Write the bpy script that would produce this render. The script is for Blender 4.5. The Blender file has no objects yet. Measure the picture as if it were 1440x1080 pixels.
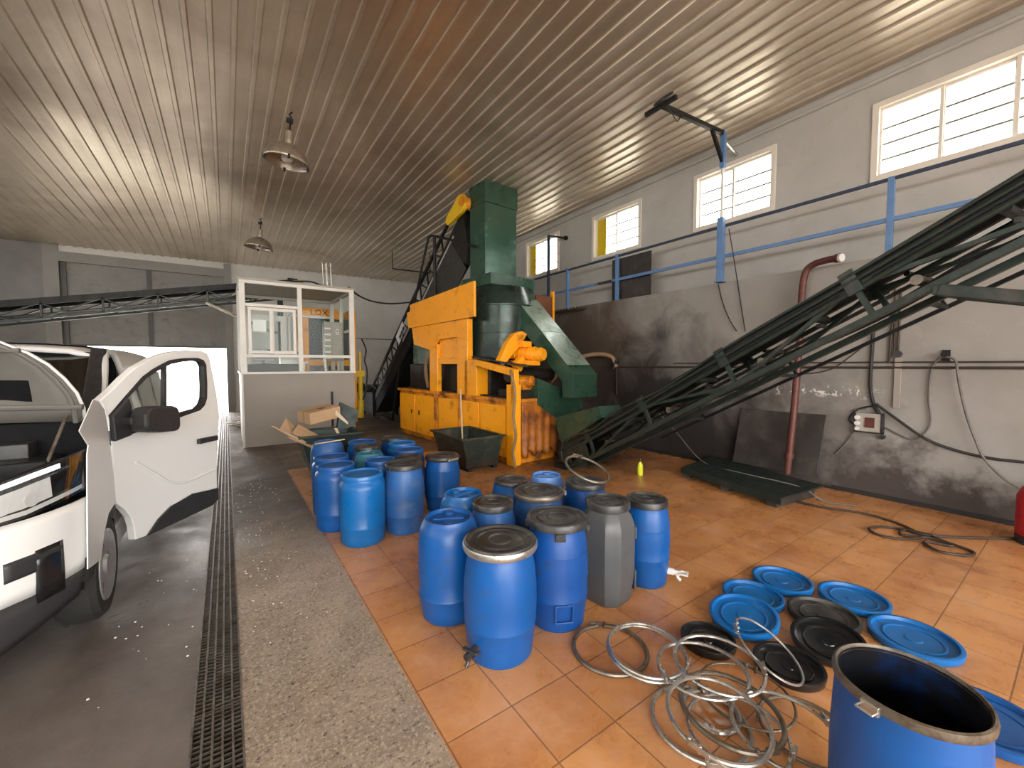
SKY = 10.0
EXPO = 0.25
import bpy, bmesh, math, random
from mathutils import Vector, Matrix
random.seed(7)
V = Vector
col = bpy.context.scene.collection
SC = bpy.context.scene

# ------------------------------------------------------------------ camera
FPX, CX, CY = 575.0, 720.0, 540.0
PITCH = math.atan(28 / FPX)
YAW = math.atan(402 / FPX * math.cos(PITCH))
CAM = V((0, 0, 1.6))
FW = V((math.sin(YAW) * math.cos(PITCH), math.cos(YAW) * math.cos(PITCH), -math.sin(PITCH)))
RT = V((math.cos(YAW), -math.sin(YAW), 0))
UP = RT.cross(FW)
cd = bpy.data.cameras.new('camera')
cam = bpy.data.objects.new('camera', cd)
col.objects.link(cam)
cd.sensor_width = 36
cd.lens = FPX / 1440 * 36
cd.clip_start = 0.05
cam.matrix_world = Matrix.Translation(CAM) @ Matrix((RT, UP, -FW)).transposed().to_4x4()
SC.camera = cam

# a measured point of the photograph carried onto a plane of the hall
def on(u, v, P, n):
    d = FW + RT * ((u - CX) / FPX) - UP * ((v - CY) / FPX)
    P, n = V(P), V(n)
    return CAM + d * ((P - CAM).dot(n) / d.dot(n))
def onX(u, v, x): return on(u, v, (x, 0, 0), (1, 0, 0))
def onY(u, v, y): return on(u, v, (0, y, 0), (0, 1, 0))
def onZ(u, v, z=0): return on(u, v, (0, 0, z), (0, 0, 1))

# ------------------------------------------------------------------ mesh building
class MB:
    def __init__(s): s.bm = bmesh.new()
    def faces(s, vs, fs):
        b = [s.bm.verts.new(v) for v in vs]
        for f in fs:
            try: s.bm.faces.new([b[i] for i in f])
            except ValueError: pass
        return b
    def hexa(s, p):   # 4 bottom, 4 top
        return s.faces(p, [(3,2,1,0),(4,5,6,7),(0,1,5,4),(1,2,6,5),(2,3,7,6),(3,0,4,7)])
    def box(s, lo, hi, M=None):
        x0,y0,z0 = lo; x1,y1,z1 = hi
        p = [V(q) for q in ((x0,y0,z0),(x1,y0,z0),(x1,y1,z0),(x0,y1,z0),(x0,y0,z1),(x1,y0,z1),(x1,y1,z1),(x0,y1,z1))]
        if M: p = [M @ q for q in p]
        s.hexa(p); return s
    def prism(s, pts, vec):
        n = len(pts); vec = V(vec)
        vs = [V(p) for p in pts] + [V(p) + vec for p in pts]
        s.faces(vs, [tuple(range(n - 1, -1, -1)), tuple(range(n, 2 * n))] + [(i, (i + 1) % n, n + (i + 1) % n, n + i) for i in range(n)])
        return s
    def holed(s, outer, holes, vec):
        t = bmesh.new(); ed = []
        for loop in [outer] + holes:
            vs = [t.verts.new(V(p)) for p in loop]
            ed += [t.edges.new((vs[i], vs[(i + 1) % len(vs)])) for i in range(len(vs))]
        bmesh.ops.triangle_fill(t, edges=ed, use_beauty=True)
        r = bmesh.ops.extrude_face_region(t, geom=list(t.faces))
        bmesh.ops.translate(t, verts=[g for g in r['geom'] if isinstance(g, bmesh.types.BMVert)], vec=V(vec))
        me = bpy.data.meshes.new('tmp'); t.to_mesh(me); t.free()
        s.bm.from_mesh(me); bpy.data.meshes.remove(me); return s
    def bar(s, a, b, w, h, up=(0, 0, 1)):
        a, b = V(a), V(b); d = (b - a).normalized(); up = V(up)
        r = d.cross(up)
        if r.length < 1e-4: r = d.cross(V((1, 0, 0)))
        r.normalize(); u = r.cross(d).normalized()
        o = [(-r*w/2 - u*h/2), (r*w/2 - u*h/2), (r*w/2 + u*h/2), (-r*w/2 + u*h/2)]
        s.hexa([a + k for k in o] + [b + k for k in o]); return s
    def tube(s, pts, r, seg=8, closed=False, radii=None):
        pts = [V(p) for p in pts]; n = len(pts); rings = []
        prev = None
        for i in range(n):
            if closed: t = (pts[(i + 1) % n] - pts[i - 1]).normalized()
            else: t = (pts[min(i + 1, n - 1)] - pts[max(i - 1, 0)]).normalized()
            if prev is None:
                nn = t.orthogonal().normalized()
            else:
                nn = (prev - t * prev.dot(t))
                nn = nn.normalized() if nn.length > 1e-6 else t.orthogonal().normalized()
            prev = nn; bb = t.cross(nn); rr = radii[i] if radii else r
            rings.append([s.bm.verts.new(pts[i] + (nn * math.cos(a) + bb * math.sin(a)) * rr) for a in [2 * math.pi * k / seg for k in range(seg)]])
        m = n if closed else n - 1
        for i in range(m):
            A, B = rings[i], rings[(i + 1) % n]
            for k in range(seg):
                s.bm.faces.new((A[k], A[(k + 1) % seg], B[(k + 1) % seg], B[k]))
        if not closed:
            s.bm.faces.new(rings[0][::-1]); s.bm.faces.new(rings[-1])
        return s
    def cyl(s, a, b, r, seg=16, r2=None):
        return s.tube([a, b], r, seg, radii=[r, r if r2 is None else r2])
    def lathe(s, prof, seg=32, M=None, shape=None):
        rings = []
        for (r, z) in prof:
            if r < 1e-6:
                p = V((0, 0, z)); rings.append([s.bm.verts.new(M @ p if M else p)])
            else:
                ring = []
                for k in range(seg):
                    a = 2 * math.pi * k / seg; q = r * (shape(a) if shape else 1)
                    p = V((q * math.cos(a), q * math.sin(a), z)); ring.append(s.bm.verts.new(M @ p if M else p))
                rings.append(ring)
        for A, B in zip(rings, rings[1:]):
            for k in range(seg):
                j = (k + 1) % seg
                if len(A) == 1 and len(B) == 1: continue
                if len(A) == 1: f = (A[0], B[j], B[k])
                elif len(B) == 1: f = (A[k], A[j], B[0])
                else: f = (A[k], A[j], B[j], B[k])
                s.bm.faces.new(f)
        return s
    def grid(s, rows):
        R = [[s.bm.verts.new(V(p)) for p in row] for row in rows]
        for a, b in zip(R, R[1:]):
            for k in range(len(a) - 1): s.bm.faces.new((a[k], a[k + 1], b[k + 1], b[k]))
        return s
    def move(s, M):
        for v in s.bm.verts: v.co = M @ v.co
        return s
    def build(s, name, m, parent=None, smooth=35, bevel=0, solid=0, sub=0, normals=True):
        if normals: bmesh.ops.recalc_face_normals(s.bm, faces=s.bm.faces)
        me = bpy.data.meshes.new(name); s.bm.to_mesh(me); s.bm.free()
        if m: me.materials.append(m)
        if smooth:
            for p in me.polygons: p.use_smooth = True
            me.set_sharp_from_angle(angle=math.radians(smooth))
        o = bpy.data.objects.new(name, me); col.objects.link(o)
        if parent: o.parent = parent
        if solid:
            q = o.modifiers.new('thickness', 'SOLIDIFY'); q.thickness = solid; q.offset = -1
        if sub:
            q = o.modifiers.new('smooth', 'SUBSURF'); q.levels = sub; q.render_levels = sub
        if bevel:
            q = o.modifiers.new('edges', 'BEVEL'); q.width = bevel; q.segments = 2; q.limit_method = 'ANGLE'; q.angle_limit = math.radians(40)
        return o

def tag(o, label=None, cat=None, group=None, kind=None):
    if label: o['label'] = label
    if cat: o['category'] = cat
    if group: o['group'] = group
    if kind: o['kind'] = kind
    return o
def thing(name, label, cat, loc=(0, 0, 0), rz=0, group=None):
    o = bpy.data.objects.new(name, None); col.objects.link(o)
    o.location = loc; o.rotation_euler = (0, 0, rz); o.empty_display_size = .1
    return tag(o, label, cat, group)
def struct(o): o['kind'] = 'structure'; return o
def smoothpath(pts, n=8, closed=False):
    P = [V(p) for p in pts]; out = []; N = len(P)
    m = N if closed else N - 1
    for i in range(m):
        p1, p2 = P[i], P[(i + 1) % N]
        p0 = P[i - 1] if (closed or i > 0) else p1 * 2 - p2
        p3 = P[(i + 2) % N] if (closed or i + 2 < N) else p2 * 2 - p1
        for k in range(n):
            t = k / n
            out.append(.5 * ((2 * p1) + (p2 - p0) * t + (2 * p0 - 5 * p1 + 4 * p2 - p3) * t * t + (3 * p1 - p0 - 3 * p2 + p3) * t ** 3))
    if not closed: out.append(P[-1])
    return out

# ------------------------------------------------------------------ materials
def srgb(r, g, b):
    f = lambda c: (c / 255 / 12.92) if c / 255 <= .04045 else ((c / 255 + .055) / 1.055) ** 2.4
    return (f(r), f(g), f(b), 1)
class NT:
    def __init__(s, name):
        s.m = bpy.data.materials.new(name); s.m.use_nodes = True
        s.t = s.m.node_tree; s.b = s.t.nodes['Principled BSDF']
    def n(s, typ, **kw):
        q = s.t.nodes.new(typ)
        for k, v in kw.items():
            if k in q.inputs: q.inputs[k].default_value = v
            else: setattr(q, k, v)
        return q
    def l(s, a, b): s.t.links.new(a, b)
    def noise(s, vec, scale, detail=5, rough=.6, dist=0):
        q = s.n('ShaderNodeTexNoise'); q.inputs['Scale'].default_value = scale; q.inputs['Detail'].default_value = detail
        q.inputs['Roughness'].default_value = rough; q.inputs['Distortion'].default_value = dist
        if vec: s.l(vec, q.inputs['Vector'])
        return q.outputs['Fac']
    def ramp(s, fac, a, b, lo=0., hi=1.):
        q = s.n('ShaderNodeMapRange'); q.inputs['From Min'].default_value = a; q.inputs['From Max'].default_value = b
        q.inputs['To Min'].default_value = lo; q.inputs['To Max'].default_value = hi
        s.l(fac, q.inputs['Value']); return q.outputs['Result']
    def mix(s, fac, a, b, mode='MIX'):
        q = s.n('ShaderNodeMix'); q.data_type = 'RGBA'; q.blend_type = mode
        for i, x in ((0, fac), (6, a), (7, b)):
            if hasattr(x, 'is_output'): s.l(x, q.inputs[i])
            else: q.inputs[i].default_value = x
        return q.outputs[2]
    def math(s, op, a, b=None, c=None):
        q = s.n('ShaderNodeMath'); q.operation = op
        for i, x in enumerate((a, b, c)):
            if x is None: continue
            if hasattr(x, 'is_output'): s.l(x, q.inputs[i])
            else: q.inputs[i].default_value = x
        return q.outputs[0]
    def bump(s, h, strength=.3, dist=.01):
        q = s.n('ShaderNodeBump'); q.inputs['Strength'].default_value = strength; q.inputs['Distance'].default_value = dist
        s.l(h, q.inputs['Height']); s.l(q.outputs['Normal'], s.b.inputs['Normal'])
    def pos(s):
        q = s.n('ShaderNodeTexCoord'); return q.outputs['Object']
    def set(s, **kw):
        for k, v in kw.items():
            k = k.replace('_', ' ')
            if hasattr(v, 'is_output'): s.l(v, s.b.inputs[k])
            else: s.b.inputs[k].default_value = v
def mat(name, c, rough=.5, metal=0., var=.12, vs=5., dirt=None, bump=0., bs=60., rv=.12, spec=None):
    k = NT(name); p = k.pos()
    n1 = k.noise(p, vs)
    v = k.ramp(n1, .3, .7, 1 - var, 1 + var)
    g = k.n('ShaderNodeCombineColor'); [k.l(v, g.inputs[i]) for i in range(3)]
    c0 = k.mix(1., c, g.outputs[0], 'MULTIPLY')
    if dirt:
        dc, amt, ds = dirt
        d = k.ramp(k.noise(p, ds, 8, .65, .3), .62 - amt * .5, .80 - amt * .5)
        c0 = k.mix(d, c0, dc)
    k.set(Base_Color=c0, Metallic=metal, Roughness=k.ramp(k.noise(p, vs * 2.3), .3, .7, max(.03, rough - rv), min(1, rough + rv)))
    if spec is not None: k.set(Specular_IOR_Level=spec)
    if bump: k.bump(k.noise(p, bs, 6), bump)
    return k.m
M = {}
BLK = (.012, .012, .013, 1)
M['blue'] = mat('blue_plastic', (.003, .082, .315, 1), .40, 0, .10, 4, ((.02, .07, .20, 1), .10, 9), .05, 90)
M['blue_new'] = mat('bright_blue_plastic', (.003, .125, .40, 1), .36, 0, .08, 5, ((.04, .16, .36, 1), .08, 11), .05, 90)
M['blue_dark'] = mat('dark_blue_plastic', (.003, .062, .27, 1), .43, 0, .10, 4, ((.02, .05, .14, 1), .12, 9), .05, 90)
M['blue_pale'] = mat('pale_blue_plastic', (.10, .25, .62, 1), .4, 0, .1, 5)
M['blue_faded'] = mat('faded_blue_plastic', (.022, .11, .34, 1), .46, 0, .14, 4, ((.12, .17, .28, 1), .14, 7), .05, 90)
M['teal'] = mat('green_blue_plastic', (.03, .16, .22, 1), .5, 0, .1, 5)
M['grey_plastic'] = mat('grey_plastic', (.085, .09, .095, 1), .42, 0, .12, 4, ((.10, .10, .10, 1), .10, 9), .06, 80)
M['black_plastic'] = mat('black_plastic', (.024, .024, .025, 1), .38, 0, .2, 6, ((.085, .08, .075, 1), .22, 9), .05, 90, .1)
M['black_gloss'] = mat('glossy_black_plastic', (.010, .010, .011, 1), .2, 0, .2, 6, None, 0, 60, .07)
M['galv'] = mat('galvanised_steel', (.52, .51, .48, 1), .34, .85, .18, 12, ((.18, .14, .10, 1), .12, 16), .05, 120)
M['galv_dull'] = mat('dull_steel', (.22, .19, .15, 1), .45, .7, .2, 12, ((.10, .06, .035, 1), .2, 18), .1, 120)
M['white_plastic'] = mat('white_plastic', (.75, .75, .72, 1), .4, 0, .05)
M['orange'] = mat('orange_paint', (.98, .385, .010, 1), .38, 0, .07, 2.2, ((.42, .13, .012, 1), .10, 3.5), .05, 30)
M['orange_dirty'] = mat('rusty_orange_paint', (.74, .25, .010, 1), .46, 0, .2, 2.5, ((.16, .05, .012, 1), .34, 3), .10, 26)
M['yellow'] = mat('yellow_paint', (.80, .52, .015, 1), .4, 0, .08)
M['green'] = mat('green_paint', (.026, .072, .044, 1), .30, .1, .12, 1.6, ((.040, .085, .058, 1), .14, 2), .04, 20)
M['green_pale'] = mat('worn_green_with_sheen', (.24, .31, .26, 1), .30, .2, .15, 2.5, ((.10, .17, .12, 1), .22, 3), .04, 22)  # chute cover: pale wear plus a strong sheen painted into the colour
M['tank_green'] = mat('dark_tank_paint', (.026, .048, .038, 1), .30, .35, .2, 1.5, ((.012, .016, .014, 1), .3, 2), .04, 20)
M['green_worn'] = mat('worn_green_paint', (.036, .095, .062, 1), .22, .25, .15, 1.2, ((.07, .12, .09, 1), .14, 1.4), .04, 22)
M['conv'] = mat('dark_green_frame_paint', (.022, .034, .027, 1), .45, .15, .2, 4, ((.055, .05, .04, 1), .2, 9), .08, 40)
M['rubber'] = mat('black_rubber', (.012, .012, .013, 1), .7, 0, .25, 5, ((.03, .028, .026, 1), .15, 7), .1, 40, spec=.2)
M['black_steel'] = mat('black_steel', (.011, .011, .012, 1), .48, .0, .25, 5, ((.03, .026, .022, 1), .16, 8), .08, 40, spec=.3)
M['dark_sheet'] = mat('dark_grey_sheet', (.055, .055, .055, 1), .45, .5, .2, 3, ((.03, .028, .025, 1), .2, 6), .05, 30)
M['brown_sheet'] = mat('dark_brown_sheet', (.042, .036, .032, 1), .55, .2, .22, 2.5, ((.075, .06, .05, 1), .22, 5), .06, 30)
M['skip_green'] = mat('worn_dark_green_steel', (.022, .032, .024, 1), .5, .2, .25, 3, ((.10, .10, .085, 1), .16, 6), .1, 30)
M['rail_blue'] = mat('blue_rail_paint', (.12, .235, .46, 1), .45, .1, .12, 6, ((.10, .12, .18, 1), .12, 12))
M['rail_dark'] = mat('dark_blue_rail_paint', (.035, .05, .09, 1), .5, .2, .15, 6)
M['white_frame'] = mat('white_frame_paint', (.72, .70, .65, 1), .4, 0, .06, 4)
M['cream_frame'] = mat('cream_window_frame', (.72, .66, .58, 1), .45, 0, .05, 4)
M['cabin_wall'] = mat('grey_cabin_paint', (.32, .29, .26, 1), .6, 0, .06, 1.2, None, .05, 40)
M['card'] = mat('cardboard', (.50, .33, .19, 1), .8, 0, .10, 4)
M['card_in'] = mat('cardboard_inside', (.40, .26, .15, 1), .85, 0, .10, 4)
M['pipe_red'] = mat('red_oxide_pipe', (.12, .036, .028, 1), .5, .1, .2, 6, ((.08, .03, .025, 1), .2, 12))
M['hose_tan'] = mat('tan_hose', (.25, .16, .08, 1), .6, 0, .2, 8)
M['cable'] = mat('black_cable', (.018, .017, .016, 1), .55, 0, .2, 8)
M['cable_brown'] = mat('brown_cable', (.045, .028, .018, 1), .6, 0, .2, 8)
M['cable_grey'] = mat('grey_cable', (.14, .13, .12, 1), .6, 0, .2, 8)
M['plate_green'] = mat('dark_green_plate', (.014, .026, .023, 1), .5, .2, .25, 3, ((.04, .05, .042, 1), .14, 5), .06, 30)
M['red'] = mat('red_paint', (.45, .02, .03, 1), .4, 0, .08)
M['lime'] = mat('lime_plastic', (.62, .66, .03, 1), .35, 0, .05)
M['van_white'] = mat('white_car_paint', (.80, .80, .79, 1), .24, 0, .0, 2, None, 0, 60, .0)
M['van_black'] = mat('black_car_plastic', (.028, .028, .030, 1), .5, 0, .1, 8)
M['van_grey'] = mat('grey_bonnet_lining', (.13, .122, .11, 1), .55, 0, .12, 5)
M['tyre'] = mat('tyre_rubber', (.022, .021, .020, 1), .75, 0, .2, 8)
M['rim'] = mat('steel_wheel_cover', (.42, .42, .42, 1), .35, .5, .1, 8)
M['dark_in'] = mat('dark_interior', (.008, .008, .009, 1), .7, 0, .2, 5, spec=.1)
M['steel_lamp'] = mat('dusty_lamp_metal', (.42, .37, .30, 1), .36, .75, .12, 8, ((.20, .16, .11, 1), .2, 7))
M['cab_grey'] = mat('grey_cabinet_paint', (.38, .36, .32, 1), .45, 0, .06)
M['paper'] = mat('white_paper', (.82, .83, .84, 1), .7, 0, .02)
M['wood'] = mat('pale_wood', (.62, .50, .34, 1), .6, 0, .1, 8)
M['soot'] = mat('oily_dark_steel', (.018, .015, .012, 1), .5, .2, .3, 6, ((.05, .03, .015, 1), .2, 8), .1, 30)
M['concrete_ext'] = mat('yard_concrete', (.55, .52, .47, 1), .8, 0, .1, 1)
def glassmat(name, c, clear=.85, rough=.02):
    k = NT(name); k.t.nodes.remove(k.b)
    tr = k.n('ShaderNodeBsdfTransparent'); tr.inputs[0].default_value = c
    gl = k.n('ShaderNodeBsdfGlossy'); gl.inputs['Roughness'].default_value = rough; gl.inputs['Color'].default_value = (.9, .95, .95, 1)
    mx = k.n('ShaderNodeMixShader'); mx.inputs[0].default_value = 1 - clear
    k.l(tr.outputs[0], mx.inputs[1]); k.l(gl.outputs[0], mx.inputs[2])
    k.l(mx.outputs[0], k.t.nodes['Material Output'].inputs['Surface']); return k.m
M['glass'] = glassmat('window_glass', (.95, .97, .96, 1), .995)
M['car_glass'] = glassmat('car_glass', (.86, .90, .89, 1), .96)
M['screen_glass'] = glassmat('dark_windscreen', (.10, .11, .11, 1), .85)
M['head_glass'] = glassmat('headlamp_lens', (.93, .94, .96, 1), .80)
# ------------------------------------------------------------------ setting: materials
XW, XU, YB = 6.35, 6.80, 16.6
LEDGE = 2.86
def ceil_z(x, y): return 5.30 + .011 * (x - 6.8) - .017 * y

def m_tiles():
    k = NT('terracotta_tiles'); p = k.pos()
    s = k.n('ShaderNodeSeparateXYZ'); k.l(p, s.inputs[0])
    T = .333
    gx = k.math('DIVIDE', k.math('SUBTRACT', s.outputs[0], .72), T)
    gy = k.math('DIVIDE', k.math('SUBTRACT', s.outputs[1], 1.51), T)
    def edge(g):
        f = k.math('FRACT', g); return k.math('MINIMUM', f, k.math('SUBTRACT', 1., f))
    e = k.math('MINIMUM', edge(gx), edge(gy))
    wob = k.math('MULTIPLY', k.math('SUBTRACT', k.noise(p, 30, 3), .5), .008)
    grout = k.ramp(k.math('ADD', e, wob), .006, .014, 1, 0)
    c = k.n('ShaderNodeCombineXYZ'); k.l(k.math('FLOOR', gx), c.inputs[0]); k.l(k.math('FLOOR', gy), c.inputs[1])
    w = k.n('ShaderNodeTexWhiteNoise'); k.l(c.outputs[0], w.inputs['Vector'])
    base = k.mix(w.outputs['Value'], (.58, .255, .084, 1), (.70, .335, .122, 1))
    base = k.mix(k.ramp(k.noise(p, 2.2, 7, .65, .05), .42, .68), base, (.48, .195, .070, 1))
    dust = k.ramp(k.noise(p, 3.1, 9, .72, .1), .50, .70, 0, .6)
    base = k.mix(dust, base, (.72, .42, .25, 1))
    grime = k.ramp(k.noise(p, 1.1, 8, .7, .1), .55, .72, 0, .6)
    base = k.mix(grime, base, (.27, .105, .045, 1))
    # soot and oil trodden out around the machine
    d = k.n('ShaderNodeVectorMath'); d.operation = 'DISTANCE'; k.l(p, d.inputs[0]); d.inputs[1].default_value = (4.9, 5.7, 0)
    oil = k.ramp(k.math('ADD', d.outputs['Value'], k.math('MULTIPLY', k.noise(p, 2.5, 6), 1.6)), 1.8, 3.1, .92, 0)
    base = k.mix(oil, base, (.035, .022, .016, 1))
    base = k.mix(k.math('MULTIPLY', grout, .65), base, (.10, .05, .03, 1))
    r = k.ramp(k.noise(p, 3.1, 9, .72, .1), .38, .70, .20, .55)
    k.set(Base_Color=base, Roughness=r, Specular_IOR_Level=.55)
    h = k.math('SUBTRACT', k.math('MULTIPLY', k.noise(p, 14, 5), .3), grout)
    k.bump(h, .22, .006); return k.m
def m_concrete(name, a, b, dark, sc, bump, rough, speck=None):
    k = NT(name); p = k.pos()
    c = k.mix(k.ramp(k.noise(p, sc, 8, .7), .35, .65), a, b)
    c = k.mix(k.ramp(k.noise(p, .55, 7, .68, .5), .46, .66, 0, .85), c, dark)
    if speck:
        s = k.n('ShaderNodeSeparateXYZ'); k.l(p, s.inputs[0])
        trod = k.ramp(k.math('ADD', s.outputs[1], k.math('MULTIPLY', k.noise(p, 2.2, 7, .7), 2.0)), 4.3, 6.2, 0, .88)
        v = k.n('ShaderNodeTexVoronoi'); v.inputs['Scale'].default_value = 70; k.l(p, v.inputs['Vector'])
        c = k.mix(k.ramp(k.noise(p, 55, 4, .7), .50, .62, 0, .75), c, speck)
        c = k.mix(k.ramp(k.noise(p, 38, 4, .7), .56, .66, 0, .8), c, (.035, .028, .022, 1))
        c = k.mix(trod, c, k.mix(k.noise(p, 9, 6, .7), (.05, .040, .033, 1), (.13, .105, .088, 1)))
    k.set(Base_Color=c, Roughness=k.ramp(k.noise(p, 1.3, 7, .7, .4), .35, .65, rough - .22, rough + .15))
    k.bump(k.noise(p, sc * 14, 7, .7), bump, .012); return k.m
def m_wall(name, a, b, low=None, soot=None, splash=False):
    k = NT(name); p = k.pos()
    s = k.n('ShaderNodeSeparateXYZ'); k.l(p, s.inputs[0])
    c = k.mix(k.ramp(k.noise(p, 1.2, 7, .6, .3), .35, .65), a, b)
    c = k.mix(k.ramp(k.noise(p, 7, 6, .7), .58, .74, 0, .35), c, (.30, .27, .25, 1))
    if low:   # damp rising from the floor, ragged
        h = k.math('SUBTRACT', s.outputs[2], k.math('MULTIPLY', k.ramp(k.noise(p, 1.3, 8, .68, .15), .30, .70), 1.05))
        c = k.mix(k.ramp(h, -.35, .12, .92, 0), c, low)
        c = k.mix(k.ramp(k.noise(p, 3.4, 8, .75, .2), .58, .70, 0, .45), c, (.42, .39, .36, 1))
    if soot:
        for cc, r0, r1, colr in soot:
            d = k.n('ShaderNodeVectorMath'); d.operation = 'DISTANCE'; k.l(p, d.inputs[0]); d.inputs[1].default_value = cc
            q = k.math('ADD', d.outputs['Value'], k.math('MULTIPLY', k.math('SUBTRACT', k.noise(p, 1.5, 7, .65, .5), .5), 2.2))
            c = k.mix(k.ramp(q, r0, r1, .93, 0), c, colr)
    if splash:
        z = k.math('ABSOLUTE', k.math('SUBTRACT', s.outputs[2], 1.25)); y = k.math('ABSOLUTE', k.math('SUBTRACT', s.outputs[1], 2.1))
        band = k.math('MULTIPLY', k.ramp(z, .03, .09, 1, 0), k.ramp(y, .5, .7, 1, 0))
        c = k.mix(k.math('MULTIPLY', band, k.ramp(k.noise(p, 13, 6, .7), .54, .60)), c, (.75, .72, .68, 1))
    k.set(Base_Color=c, Roughness=.78, Specular_IOR_Level=.25)
    k.bump(k.noise(p, 26, 7, .7), .12, .01); return k.m
def m_ceiling():
    k = NT('ribbed_metal_ceiling'); p = k.pos()
    mp = k.n('ShaderNodeMapping'); mp.inputs['Scale'].default_value = (5., .35, 1); k.l(p, mp.inputs[0]); st = mp.outputs[0]
    a = k.mix(k.ramp(k.noise(st, 1.4, 6, .65), .3, .7), (.62, .535, .43, 1), (.75, .665, .55, 1))
    a = k.mix(k.ramp(k.noise(p, .45, 6, .65, .6), .42, .66, 0, .8), a, (.43, .35, .265, 1))
    # smoke staining over the machine
    d = k.n('ShaderNodeVectorMath'); d.operation = 'DISTANCE'; k.l(p, d.inputs[0]); d.inputs[1].default_value = (2.0, 3.2, 5.2)
    q = k.math('ADD', d.outputs['Value'], k.math('MULTIPLY', k.noise(p, .8, 6), 1.5))
    a = k.mix(k.ramp(q, 1.2, 3.4, .6, 0), a, (.34, .235, .15, 1))
    k.set(Base_Color=a, Metallic=.5, Roughness=k.ramp(k.noise(st, 1.1, 6, .7), .3, .7, .28, .44))
    return k.m
MS = dict(
    tiles=m_tiles(),
    strip=m_concrete('rough_strip_concrete', (.34, .255, .18, 1), (.47, .365, .27, 1), (.17, .125, .09, 1), 6, .8, .62, (.60, .50, .39, 1)),
    drive=m_concrete('oily_drive_concrete', (.135, .112, .098, 1), (.19, .16, .14, 1), (.07, .055, .047, 1), 2.2, .25, .46),
    back=m_concrete('dirty_back_concrete', (.12, .095, .078, 1), (.17, .14, .12, 1), (.06, .046, .038, 1), 2.2, .25, .5),
    wall_low=m_wall('stained_wall_render', (.27, .255, .238, 1), (.34, .325, .305, 1), (.050, .040, .037, 1),
                    [((6.35, 6.4, 1.7), 1.0, 2.5, (.085, .058, .042, 1)), ((6.35, 2.9, .2), .5, 1.7, (.075, .062, .056, 1)), ((6.35, 4.5, .0), 1.3, 2.5, (.020, .017, .017, 1))], True),
    wall_up=m_wall('upper_wall_render', (.42, .405, .38, 1), (.48, .465, .44, 1)),
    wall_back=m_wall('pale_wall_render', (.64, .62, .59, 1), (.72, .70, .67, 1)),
    wall_left=m_wall('shaded_grey_wall_render', (.20, .195, .19, 1), (.25, .245, .235, 1)),  # left of back wall: own grey plus backlit shade put into the colour
    door=mat('grey_door_sheet', (.22, .215, .20, 1), .55, .1, .12, 1.5, ((.15, .14, .125, 1), .2, 3)),
    ceil=m_ceiling(),
    skirt=mat('black_skirting', (.02, .018, .018, 1), .6),
    grate=mat('drain_grate_iron', (.20, .175, .155, 1), .40, .5, .25, 8, ((.12, .09, .065, 1), .3, 14)),
)
# ------------------------------------------------------------------ setting: shell
Y0 = -6.0
def slab(name, x0, x1, y0, y1, m, z=0, t=.2):
    b = MB(); b.box((x0, y0, z - t), (x1, y1, z)); return struct(b.build(name, m, smooth=0))
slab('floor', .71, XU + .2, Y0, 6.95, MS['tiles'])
slab('floor_strip', .02, .71, Y0, YB, MS['strip'])
slab('floor_back', .71, XU + .2, 6.95, YB + .2, MS['back'])
slab('floor_drive', -8., -.17, Y0, YB + .2, MS['drive'])
b = MB(); b.box((-.17, Y0, -.2), (.02, YB, -.06)); struct(b.build('floor_drain_channel', M['soot'], smooth=0))
# drain gratings: five running bars and close cross bars in each lift-out section
def grate(y0, y1, g=None):
    b = MB(); z0, z1 = -.035, -.002
    for i in range(6):
        x = -.166 + i * (.182 / 5); b.box((x - .004, y0, z0), (x + .004, y1, z1 + .004))
    n = int((y1 - y0) / .028)
    for i in range(n + 1):
        y = y0 + (y1 - y0 - .008) * i / n; b.box((-.166, y, z0), (.016, y + .005, z1 - .012))
    b.box((-.17, y0, -.06), (-.15, y1, z0)); b.box((.0, y0, -.06), (.02, y1, z0))
    return b.build('drain_grate', MS['grate'], smooth=0)
y = 1.10; 
for i in range(12):
    g = grate(y, y + 1.19)
    tag(g, 'iron grate section of the long floor drain beside the white van', 'drain grate', 'drain grates along the driveway')
    y += 1.2

# ceiling with downward ribs
b = MB(); prof = []
x = .167 - 40 * .2095
while x < XU + .1:
    prof += [(x - .032, 0), (x - .019, -.028), (x + .019, -.028), (x + .032, 0)]; x += .2095
prof = [q for q in prof if -8.0 < q[0] < XU + .12]
b.grid([[(q[0], yy, ceil_z(q[0], yy) + q[1]) for q in prof] for yy in (Y0 - .1, 0, 5, 11, YB + .1)])
struct(b.build('ceiling', MS['ceil'], smooth=0, normals=False))

def rectYZ(x, y0, y1, z0, z1): return [(x, y0, z0), (x, y1, z0), (x, y1, z1), (x, y0, z1)]
def rectXZ(y, x0, x1, z0, z1): return [(x0, y, z0), (x1, y, z0), (x1, y, z1), (x0, y, z1)]
WZ0, WZ1 = 3.90, 4.87
WIN = [(-.02, 1.76, 3), (2.86, 4.17, 2), (5.27, 6.60, 2), (7.70, 9.06, 2)]
H = 5.4
b = MB(); b.holed(rectYZ(XU, Y0, YB + .2, LEDGE - .3, H), [rectYZ(XU, w[0] + .03, w[1] - .03, WZ0 + .03, WZ1 - .03) for w in WIN], (.25, 0, 0))
struct(b.build('wall_right', MS['wall_up'], smooth=0))
b = MB(); b.box((XW, Y0, 0), (XU + .02, YB, LEDGE)); struct(b.build('wall_right_base', MS['wall_low'], smooth=0))
b = MB(); b.box((XW - .015, Y0, 0), (XW + .01, 1.9, .05)); b.box((XW - .02, Y0, 0), (XW, 8, .025)); struct(b.build('baseboard_right', MS['skirt'], smooth=0))
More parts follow.
